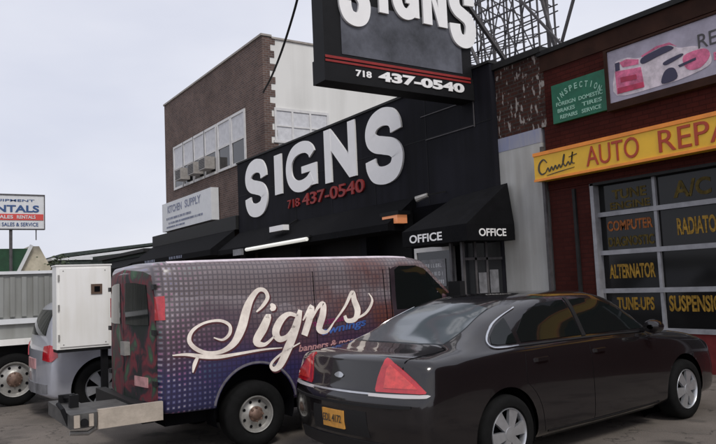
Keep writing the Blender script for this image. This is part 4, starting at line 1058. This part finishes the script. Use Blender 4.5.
# glass front and back
put(top(SB, poly([(-.58, -1.84), (-.34, -1.89), (0, -1.90), (.34, -1.89), (.58, -1.84), (.55, -1.5), (.50, -1.17), (.3, -1.12), (0, -1.11), (-.3, -1.12), (-.50, -1.17), (-.55, -1.5)]), .006), 'rear_window', 'rear_glass', sed)
put(top(SB, poly([(-.70, 1.02), (-.35, 1.12), (0, 1.14), (.35, 1.12), (.70, 1.02), (.60, .42), (.3, .33), (0, .31), (-.3, .33), (-.60, .42)]), .006), 'windshield', 'car_glass', sed)
for s in (1, -1):
    v, f = ribbon([(s*.66, -2.40, .009), (s*.70, -2.2, .009), (s*.70, -1.95, .009), (s*.63, -1.90, .009)], 5); put(top(SB, (v, f), .003, .05, .003), 'boot_seam', 'under', sed)
# boot lid, seams, garnish, plate, emblem
put(rear(SB, poly([(-.50, .765), (.50, .765), (.54, .86), (.60, .985), (.30, .992), (-.30, .992), (-.60, .985), (-.54, .86)]), .006, .06, .006), 'boot_lid', 'sedan', sed)
v, f = ribbon([(-.50, .744, .016), (0, .744, .018), (.50, .744, .016)], 4); put(rear(SB, (v, f), .012, .1, .01), 'chrome_garnish', 'rim', sed)
v, f = ribbon([(-.78, .665, .02), (-.5, .655, .022), (.5, .655, .022), (.78, .665, .02)], 4); put(rear(SB, (v, f), .010, .1, .01), 'bumper_strip', 'plastic', sed)
v, f = ribbon([(-.7, .30, .10), (0, .30, .12), (.7, .30, .10)], 4); put(rear(SB, (v, f), .010, .1, .01), 'bumper_lower', 'plastic', sed)
v, f = poly([(-.38, .39), (.38, .39), (.36, .60), (-.36, .60)]); put(rear(SB, (v, f), .004, .1, .004), 'plate_recess', 'plastic', sed)
pl = put(rear(SB, poly([(-.19, .435), (.11, .435), (.11, .585), (-.19, .585)]), .016, .2, .012), 'number_plate', 'plate', sed)
m_ = MB(); squiggles(m_, (0, 0, 0), X, Z, 1, 1, .002, [], 1)
hit = SB.ray_cast(Vector((-.04, -6, .51)), Vector((0, 1, 0)))[0]
text_on(m_, 'EDL 4172', (-.165, hit.y-.017, .48), X, Z, .25, .065, .002, .01); o_ = m_.build('lettering', 'sign_dark', None); o_.parent = pl
v, f = smooth_poly([(-.06, .875), (0, .90), (.06, .88), (.045, .855), (0, .85), (-.045, .858)], 4); put(rear(SB, (v, f), .014, .1, .01), 'emblem', 'chrome', sed)
m_ = MB(); m_.lathe([(0, .035), (.12, .035)], (.55, -2.50, .23), 'y', 16); o_ = m_.build('exhaust', 'chrome', None, 60); o_.parent = sed
m_ = MB(); m_.box(-.62, .62, -1.2, 2.1, .16, .30).box(-.7, .7, -2.3, -1.9, .22, .32); o_ = m_.build('underbody', 'under', None); o_.parent = sed

# ---- wrapped van
VX, VY = -7.85, 4.89
def W(p): return ((p[0]+5.0)*.951-4.89, 1.65+(p[1]-1.65)*.951)+tuple(q*.951 for q in p[2:])
van = thing('parked_van', 'cargo van wrapped in purple dot print with Signs in script on its side', 'van', (VX, VY, 0))
def vs_(w, zb, zs, wt, zg, zt):
    return [(0, zb), (w*.86, zb), (w*.97, zb+.02), (w*.99, zb+.14), (w, .95), (w*.995, zs), (w*.965, zs+.25), (wt+.03, zg-.12), (wt, zg), (wt-.12, zg+.08), (wt*.55, zt-.01), (0, zt)]
VT = [
 (-2.80, .10, vs_(.93, .50, 1.25, .80, 1.77, 1.86)),
 (-2.77, .09, vs_(.97, .48, 1.25, .86, 1.83, 1.92)),
 (-2.70, .05, vs_(.995, .46, 1.25, .905, 1.86, 1.955)),
 (-2.55, .01, vs_(1.0, .45, 1.25, .92, 1.87, 1.97)),
 (-1.5, .0, vs_(1.005, .44, 1.25, .925, 1.875, 1.98)),
 (0, .0, vs_(1.005, .44, 1.25, .925, 1.875, 1.98)),
 (.37, .0, vs_(1.0, .44, 1.25, .915, 1.87, 1.97)),
 (.67, -.05, vs_(1.0, .44, 1.25, .90, 1.83, 1.93)),
 (.97, -.12, vs_(1.0, .44, 1.22, .90, 1.62, 1.74)),
 (1.37, -.2, vs_(.995, .44, 1.14, .90, 1.30, 1.38)),
 (1.54, -.12, vs_(.99, .44, 1.10, .88, 1.20, 1.24)),
 (2.4, -.14, vs_(.97, .45, 1.0, .85, 1.08, 1.12)),
 (2.68, -.2, vs_(.93, .46, .92, .80, .98, 1.02)),
 (2.75, -.2, vs_(.90, .50, .85, .74, .90, .93)),
]
for q in VT:      # keep control heights ordered on the bonnet
    zmax = 0
    for i, p in enumerate(q[2]):
        zz = max(p[1], zmax) if i > 1 else p[1]; q[2][i] = (p[0], zz); zmax = max(zmax, zz) if i > 1 else zmax
ysv = list(np.linspace(-2.80, -2.55, 12))+list(np.linspace(-2.52, 2.6, 170))+list(np.linspace(2.63, 2.75, 6))
bm, VB = car_body(VT, ysv, [(-1.72, .41), (1.70, .41)], .445, None, per=4, well=.3)
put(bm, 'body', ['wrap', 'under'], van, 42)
for s in (1, -1):
    put(side(VB, s, poly([W(q) for q in [(.28, 1.30), (.30, 1.80), (.38, 1.845), (.66, 1.845), (.80, 1.80), (1.20, 1.45), (1.22, 1.33), (1.18, 1.30)]]), .006), 'front_door_window', 'car_glass', van)
    for wy_ in (-1.72, 1.70):
        v, f = ribbon([(wy_+.465*math.cos(R(a)), .41+.465*math.sin(R(a)), .022) for a in range(0, 181, 15)], 3); put(side(VB, s, (v, f), .006, .2, .006), 'arch_lip', 'poster_white' if False else 'arch_grey', van)
    put(side(VB, s, poly([(.075, .50), (.08, 1.80), (.16, 1.83), (.50, 1.83), (1.10, 1.40), (1.11, .95), (1.02, .70), (1.0, .50)]), .003, .07, .004), 'front_door', 'cab_door', van)
    for yy in (-.98, -.02):
        v, f = ribbon([(yy, .50, .010), (yy, 1.2, .010), (yy, 1.80, .010)], 5); put(side(VB, s, (v, f), .0025, .1, .003), 'side_door_seam', 'under', van)
    v, f = ribbon([(.06, .50, .014), (.06, 1.2, .014), (.08, 1.82, .014)], 5); put(side(VB, s, (v, f), .003, .2, .003), 'door_seam', 'under', van)
    v, f = ribbon([(1.12, .50, .014), (1.12, 1.2, .014)], 5); put(side(VB, s, (v, f), .003, .2, .003), 'door_seam', 'under', van)
    v, f = ribbon([(-2.6, 1.93, .02), (-1.5, 1.945, .022), (0, 1.945, .022), (.4, 1.93, .02)], 5)
    put(side(VB, s, (v, f), .012, .2, .012), 'drip_rail', 'poster_white', van)
    # tail lamp high on the corner
    D = Vector((s*.8, -1, 0)).normalized(); Rr = Vector((s*1, .8, 0)).normalized()
    def AV(x, y): return x*Rr.x*s+y*Rr.y
    v = [(AV(.87, -2.74), 1.37), (AV(.87, -2.74), 1.60), (AV(.965, -2.68), 1.605), (AV(.975, -2.66), 1.37)]
    put(project(VB, v, [(0, 1, 2, 3)], (0, 0, 0), Rr, Z, -D, .014, .03, .014), 'tail_light', 'tail_red', van, 60)
    mb = MB(); mb.box(s*1.05, s*1.27, 0.90, .98, 1.32, 1.62).bevel(.03); mb.bar((s*.95, .96, 1.45), (s*1.1, .95, 1.45), .05); o_ = mb.build('mirror', 'plastic', None, 40); o_.parent = van
    wheel(van, (s*.98, -1.72, .34), s, .34, .25, .19, 'steel'); wheel(van, (s*.98, 1.70, .34), s, .34, .25, .19, 'steel')
# rear doors
for s in (1, -1):
    dd = put(rear(VB, poly([(s*.012, .56), (s*.86, .56), (s*.86, 1.0), (s*.83, 1.60), (s*.76, 1.82), (s*.60, 1.86), (s*.012, 1.90)]), .007, .07, .005), 'rear_door', 'rear_print', van)
    w_ = rear(VB, smooth_poly([(s*.10, 1.36), (s*.10, 1.70), (s*.16, 1.76), (s*.62, 1.73), (s*.68, 1.68), (s*.72, 1.36), (s*.66, 1.32), (s*.16, 1.32)], 2), .014, .07, .008)
    o_ = put(w_, 'window', 'car_glass', van); o_.parent = dd
    hh = VB.ray_cast(Vector((s*.9, -8, 1.5)), Vector((0, 1, 0)))[0]
for zz in (.75, 1.25, 1.70):
    for s in (1, -1):
        h0 = VB.ray_cast(Vector((s*.84, -8, zz)), Vector((0, 1, 0)))[0]
        hg = MB(); hg.box(s*.84-.05, s*.84+.05, h0.y-.03, h0.y-.004, zz-.025, zz+.025).bevel(.006); o_ = hg.build('door_hinge', 'plastic', None); o_.parent = van
hb = MB(); hb.box(.06, .22, -2.86, -2.80, 1.00, 1.14).bevel(.01); o_ = hb.build('door_handle', 'rim_white', None); o_.parent = van
pv = put(rear(VB, poly([(.36, .70), (.68, .70), (.68, .80), (.36, .80)]), .016, .2, .01), 'rear_sticker', 'pink_text', van)
m_ = MB(); m_.box(-.93, .93, -2.89, -2.78, .40, .56).bevel(.02); o_ = m_.build('rear_bumper', 'plastic', None); o_.parent = van
put(top(VB, poly([(-.72, 1.24), (0, 1.32), (.72, 1.24), (.74, .80), (0, .72), (-.74, .80)]), .006), 'windshield', 'car_glass', van)
m_ = MB()
m_.box(.78, .83, -2.45, -2.40, 1.90, 1.94); o_ = m_.build('roof_marker', 'lens_white', None); o_.parent = van
m_ = MB(); m_.box(-.7, .7, -2.6, 2.4, .30, .46); o_ = m_.build('underbody', 'under', None); o_.parent = van
# script lettering on both sides
LET = {
 'S': [[(-1.64, 1.38, .015), (-1.56, 1.44, .035), (-1.49, 1.53, .045), (-1.52, 1.61, .045), (-1.60, 1.62, .05), (-1.69, 1.53, .07), (-1.76, 1.40, .095), (-1.83, 1.22, .10), (-1.92, 1.07, .075), (-2.06, .99, .045), (-2.22, .985, .04), (-2.35, 1.04, .045), (-2.42, 1.13, .045), (-2.38, 1.23, .035), (-2.25, 1.30, .025), (-2.08, 1.315, .03), (-1.97, 1.26, .035), (-1.97, 1.17, .035), (-2.05, 1.11, .025), (-2.15, 1.14, .012)],
       [(-2.60, .995, .012), (-2.45, .99, .03), (-2.28, .955, .045), (-2.10, .935, .04), (-1.9, .945, .03), (-1.6, .965, .022), (-1.35, .965, .01)],
       [(-2.33, .96, .03), (-2.37, .88, .04), (-2.39, .80, .012)]],
 'i': [[(-1.58, 1.24, .02), (-1.50, 1.33, .07), (-1.57, 1.20, .10), (-1.66, 1.06, .085), (-1.56, 1.02, .04), (-1.44, 1.10, .018)], [(-1.455, 1.46, .03), (-1.43, 1.42, .075), (-1.465, 1.39, .03)]],
 'g': [[(-1.13, 1.30, .04), (-1.24, 1.335, .05), (-1.35, 1.27, .08), (-1.42, 1.15, .09), (-1.38, 1.065, .07), (-1.27, 1.09, .05), (-1.17, 1.22, .03)],
       [(-1.09, 1.37, .05), (-1.14, 1.24, .09), (-1.21, 1.08, .10), (-1.29, .93, .10), (-1.38, .78, .08), (-1.46, .74, .05), (-1.49, .80, .03), (-1.36, .90, .022), (-1.12, 1.0, .012)]],
 'n': [[(-1.07, 1.25, .015), (-.94, 1.40, .06), (-.98, 1.27, .085), (-1.06, 1.08, .08)], [(-.98, 1.22, .02), (-.86, 1.38, .035), (-.78, 1.42, .07), (-.80, 1.30, .085), (-.86, 1.14, .08), (-.76, 1.10, .035), (-.66, 1.20, .016)]],
 's': [[(-.66, 1.20, .015), (-.48, 1.38, .03), (-.36, 1.54, .05), (-.34, 1.44, .08), (-.31, 1.32, .085), (-.36, 1.22, .06), (-.47, 1.21, .05), (-.50, 1.27, .04)], [(-.40, 1.21, .02), (-.2, 1.28, .03), (-.08, 1.42, .03), (-.12, 1.52, .012)]],
}
for s in (1, -1):
    for ch, strokes in LET.items():
        for sc_, off, mm in ((1.5, .004, 'script_edge'), (1.0, .007, 'script')):
            vv, ff = [], []
            for st in strokes:
                if s == -1: st = [(-a-2.1, b, c) for a, b, c in st][::-1] if False else [(-2.3-a, b, c) for a, b, c in st]
                if sc_ > 1: st = [(a+.012*s, b-.012, c+.012) for a, b, c in st]
                st = [(q[0], q[1], q[2]) for q in (W(q) for q in st)]
                v, f = ribbon(st, 6); k = len(vv); vv += v; ff += [tuple(i+k for i in q) for q in f]
            put(side(VB, s, (vv, ff), off, .12, .002), 'letter' if sc_ == 1 else 'letter_outline', mm, van)  # wider brown outline printed behind each letter
rnd = random.Random(5)
def blotch(rows, mm, name, s, h0, seed):
    rnd = random.Random(seed); vv, ff = [], []
    for (y0, y1, z0, hh, slope) in rows:
        y_ = y0
        while y_ < y1:
            w1 = hh*rnd.uniform(.35, .8); z_ = z0+(y_-y0)*slope
            for (a, b, c, d_) in ((0, 0, .3, 1), (.3, .75, 1, 1), (.7, 0, 1, .75), (.3, 0, .7, .22)):
                if rnd.random() < .22: continue
                k = len(vv); yy = (y_+a*w1, y_+c*w1)
                if s == -1: yy = tuple(-2.3-q for q in yy)
                vv += [(yy[0], z_+b*hh), (yy[1], z_+b*hh), (yy[1], z_+d_*hh), (yy[0], z_+d_*hh)]; ff.append((k, k+1, k+2, k+3))
            y_ += w1+hh*.15
    vv = [W(q) for q in vv]
    put(side(VB, s, (vv, ff), .005, .2, .001), name, mm, van)
def small_text(s, word, y0, z0, w, h, slope, mm, name):
    v, f = text_verts(word, .02); vv = []
    for a, b in v:
        yy = y0+a*w+b*h*.25; yy = yy if s == 1 else -2.3-(2*y0+w-yy)+0
        vv.append(W((yy, z0+b*h+(a if s == 1 else 1-a)*w*slope)))
    if s == -1: vv = [(2*min(q[0] for q in vv)+(max(q[0] for q in vv)-min(q[0] for q in vv))-q[0], q[1]) for q in vv]
    put(side(VB, s, (vv, f), .005, .1, .001), name, mm, van)
for s in (1, -1):
    small_text(s, 'awnings', -.84, 1.03, .62, .12, .12, 'blue_text', 'small_lettering')
    small_text(s, 'banners & more', -1.14, .90, .80, .075, .05, 'pink_text', 'small_lettering')
    blotch([(-.95, -.5, 1.17, .05, .1)], 'magenta', 'print_mark', s, 0, 4)

# ---- silver SUV
ux, uy = -11.05, 3.95
suv = thing('parked_suv', 'silver hatchback suv parked behind the white cabinet', 'car', (ux, uy, 0))
def us(w, zb, zs, p6, p7, p8, zt): return [(0, zb), (w*.82, zb), (w*.96, zb+.03), (w*.99, zb+.14), (w, .62), (w-.01, zs-.08), (w-.03, zs), p6, p7, p8, (0, zt)]
UT = [
 (-2.30, .10, us(.82, .33, .72, (.80, .80), (.74, .90), (.4, .92), .93)),
 (-2.26, .10, us(.86, .30, .88, (.82, 1.0), (.70, 1.06), (.4, 1.08), 1.09)),
 (-2.20, .08, us(.875, .28, .98, (.83, 1.04), (.68, 1.22), (.4, 1.26), 1.27)),
 (-2.05, .04, us(.88, .27, 1.02, (.84, 1.06), (.66, 1.42), (.4, 1.52), 1.53)),
 (-1.85, .02, us(.885, .27, 1.03, (.84, 1.06), (.65, 1.52), (.4, 1.60), 1.61)),
 (-1.2, 0, us(.89, .27, 1.02, (.84, 1.05), (.65, 1.56), (.4, 1.64), 1.65)),
 (.2, 0, us(.89, .27, 1.0, (.84, 1.03), (.64, 1.54), (.4, 1.62), 1.63)),
 (.65, -.05, us(.89, .27, .99, (.84, 1.01), (.70, 1.30), (.45, 1.38), 1.40)),
 (1.15, -.1, us(.885, .27, .97, (.83, .99), (.76, 1.03), (.5, 1.08), 1.10)),
 (1.9, -.12, us(.87, .28, .88, (.81, .90), (.70, .94), (.4, .97), .98)),
 (2.25, -.22, us(.82, .30, .72, (.76, .74), (.64, .77), (.35, .79), .80)),
 (2.35, -.25, us(.76, .34, .58, (.70, .60), (.58, .62), (.3, .63), .64)),
]
ysu = list(np.linspace(-2.30, -2.0, 12))+list(np.linspace(-1.97, 2.2, 110))+list(np.linspace(2.22, 2.35, 6))
bm, UB = car_body(UT, ysu, [(-1.52, .38), (1.38, .38)], .43, None, per=4)
put(bm, 'body', ['silver', 'under'], suv, 42)
for s in (1, -1):
    put(side(UB, s, poly([(-1.95, 1.10), (-1.78, 1.42), (-1.55, 1.50), (-1.20, 1.52), (-1.15, 1.09)]), .006), 'quarter_window', 'car_glass', suv)
    put(side(UB, s, poly([(-1.08, 1.09), (-1.12, 1.52), (-.35, 1.52), (-.28, 1.08)]), .006), 'rear_door_window', 'car_glass', suv)
    put(side(UB, s, poly([(-.20, 1.08), (-.25, 1.52), (.2, 1.48), (.85, 1.08)]), .006), 'front_door_window', 'car_glass', suv)
    D = Vector((s*1, -1, 0)).normalized(); Rr = Vector((s*1, 1, 0)).normalized()
    a_ = lambda x, y: (x+y)/math.sqrt(2)
    pts = [(a_(.55, -2.2), .80), (a_(.58, -2.19), .98), (a_(.76, -2.16), 1.0), (a_(.84, -2.10), .98), (a_(.85, -2.09), .84), (a_(.80, -2.14), .78)]
    put(project(UB, pts, [tuple(range(6))], (0, 0, 0), Rr, Z, -D, .014, .04, .01), 'tail_light', 'tail_red', suv, 60)
    wheel(suv, (s*.885, -1.52, .38), s, .38, .24, .25, 'alloy'); wheel(suv, (s*.885, 1.38, .38), s, .38, .24, .25, 'alloy')
    v, f = ribbon([(-1.14, .45, .012), (-1.12, 1.0, .012)], 4); put(side(UB, s, (v, f), .003, .2, .003), 'door_seam', 'under', suv)
put(rear(UB, poly([(-.56, 1.12), (.56, 1.12), (.50, 1.46), (-.50, 1.46)]), .008), 'rear_window', 'car_glass', suv)
put(rear(UB, poly([(-.26, .66), (.26, .66), (.26, .80), (-.26, .80)]), .012, .2, .01), 'number_plate', 'pink_text', suv)
v, f = ribbon([(-.74, .42, .12), (0, .40, .14), (.74, .42, .12)], 4); put(rear(UB, (v, f), .010, .1, .01), 'bumper_lower', 'window_sign', suv)
m_ = MB(); m_.box(-.6, .6, -1.9, 2.0, .2, .34); o_ = m_.build('underbody', 'under', None); o_.parent = suv

# ---- white cabinet on a post between SUV and van
t = thing('white_cabinet', 'white metal cabinet on a dark post between the silver suv and the van', 'cabinet', (-9.75, 2.1, 0))
MB().box(-9.98, -9.70, 1.74, 2.42, .97, 2.03).bevel(.01).build('casing', 'white_paint', t)
MB().box(-9.697, -9.685, 1.78, 2.38, 1.0, 2.0).build('door', 'white_paint', t)
MB().box(-9.683, -9.672, 2.16, 2.30, 1.66, 1.79).build('vent_plate', 'mark_grey', t)
MB().box(-9.671, -9.666, 2.20, 2.27, 1.69, 1.76).build('vent_hole', 'dark_void', t)
MB().tube([(-9.72, 2.42, 1.5), (-9.72, 2.50, 1.5)], .03).build('latch', 'white_paint', t)
MB().box(-10.0, -9.69, 1.73, 2.43, 2.033, 2.05).build('cap', 'white_paint', t)
for zz in (1.12, 1.50, 1.88): MB().tube([(-9.688, 1.765, zz-.04), (-9.688, 1.765, zz+.04)], .010, 8).build('hinge', 'rim_white', t)
for zz in (1.03, 1.97):
    for yy in (1.82, 2.34): MB().lathe([(0, .008), (.004, .008), (.005, .001)], (-9.685, yy, zz), 'x', 10).build('rivet', 'rim_white', t)
MB().box(-9.99, -9.71, 1.75, 2.41, .93, .967).box(-9.9, -9.82, 2.32, 2.40, 0, .93).box(-10.0, -9.7, 2.26, 2.46, 0, .02).build('post', 'black_metal', t)

# ---- hitch platform behind the van
t = thing('hitch_platform', 'low grey hitch platform with a beige side board behind the van', 'platform', (-7.2, 1.9, 0))
MB().box(-6.90, -6.85, 1.58, 2.18, .425, .60).bevel(.004).build('side_board', 'beige', t)
MB().box(-7.9, -6.903, 1.62, 2.06, .50, .53).build('deck', 'deck_grey', t)
MB().box(-7.95, -6.87, 1.34, 1.575, .45, .58).bevel(.02).build('end_beam', 'deck_grey', t)
MB().box(-6.868, -6.85, 1.37, 1.42, .46, .57).box(-6.868, -6.85, 1.50, 1.54, .46, .57).build('bracket', 'beige', t)
MB().tube([(-6.90, 1.46, .50), (-6.84, 1.46, .50)], .035, 12).tube([(-7.0, 1.36, .46), (-7.0, 1.30, .62), (-7.1, 1.28, .66)], .02).build('latch', 'black_metal', t)
MB().bar((-7.4, 1.6, .47), (-7.4, 2.35, .47), .09).bar((-7.8, 1.6, .47), (-7.8, 2.3, .47), .06).build('tow_bar', 'black_metal', t)
MB().box(-7.75, -7.70, 1.40, 1.55, .582, .66).box(-7.35, -7.28, 1.42, 1.50, .582, .70).bar((-7.7, 1.45, .64), (-7.3, 1.46, .69), .03).build('clamp', 'black_metal', t)
MB().tube([(-6.99, 1.36, .40), (-6.99, 1.52, .38), (-7.0, 1.62, .43)], .022).build('hook', 'rim_white', t)

# ---- grey box truck at the left edge
tx = -13.1
trk = thing('box_truck', 'grey ribbed box truck with a white rail at the left edge', 'truck', (tx, 0, 0))
m_ = MB(); m_.box(-14.0, -12.26, -3.2, 2.52, 1.0, 2.02)
for k in range(34): m_.box(-12.257, -12.225, -3.1+k*.165, -3.03+k*.165, 1.36, 1.98)
m_.build('box_body', 'truck_grey', trk)
MB().box(-12.255, -12.20, -3.2, 2.52, 1.25, 1.33).box(-14.0, -12.21, -3.22, 2.54, 2.023, 2.07).build('side_rail', 'bill_white', trk)
MB().box(-12.25, -12.12, -.2, 2.45, .93, 1.02).build('fender', 'white_paint', trk)
MB().box(-13.9, -12.35, -3.2, 2.5, .55, .93).build('chassis', 'truck_frame', trk)
MB().box(-14.0, -12.3, -5.1, -3.3, .45, 1.95).bevel(.1).build('cab', 'truck_grey', trk)
for wy in (1.58, -4.1):
    for s, wx in ((1, -12.18), (-1, -14.05)):
        h = wheel(trk, (wx-tx, wy, .40), s, .40, .26, .27, 'steel')

scene.render.resolution_x = 1024; scene.render.resolution_y = 635
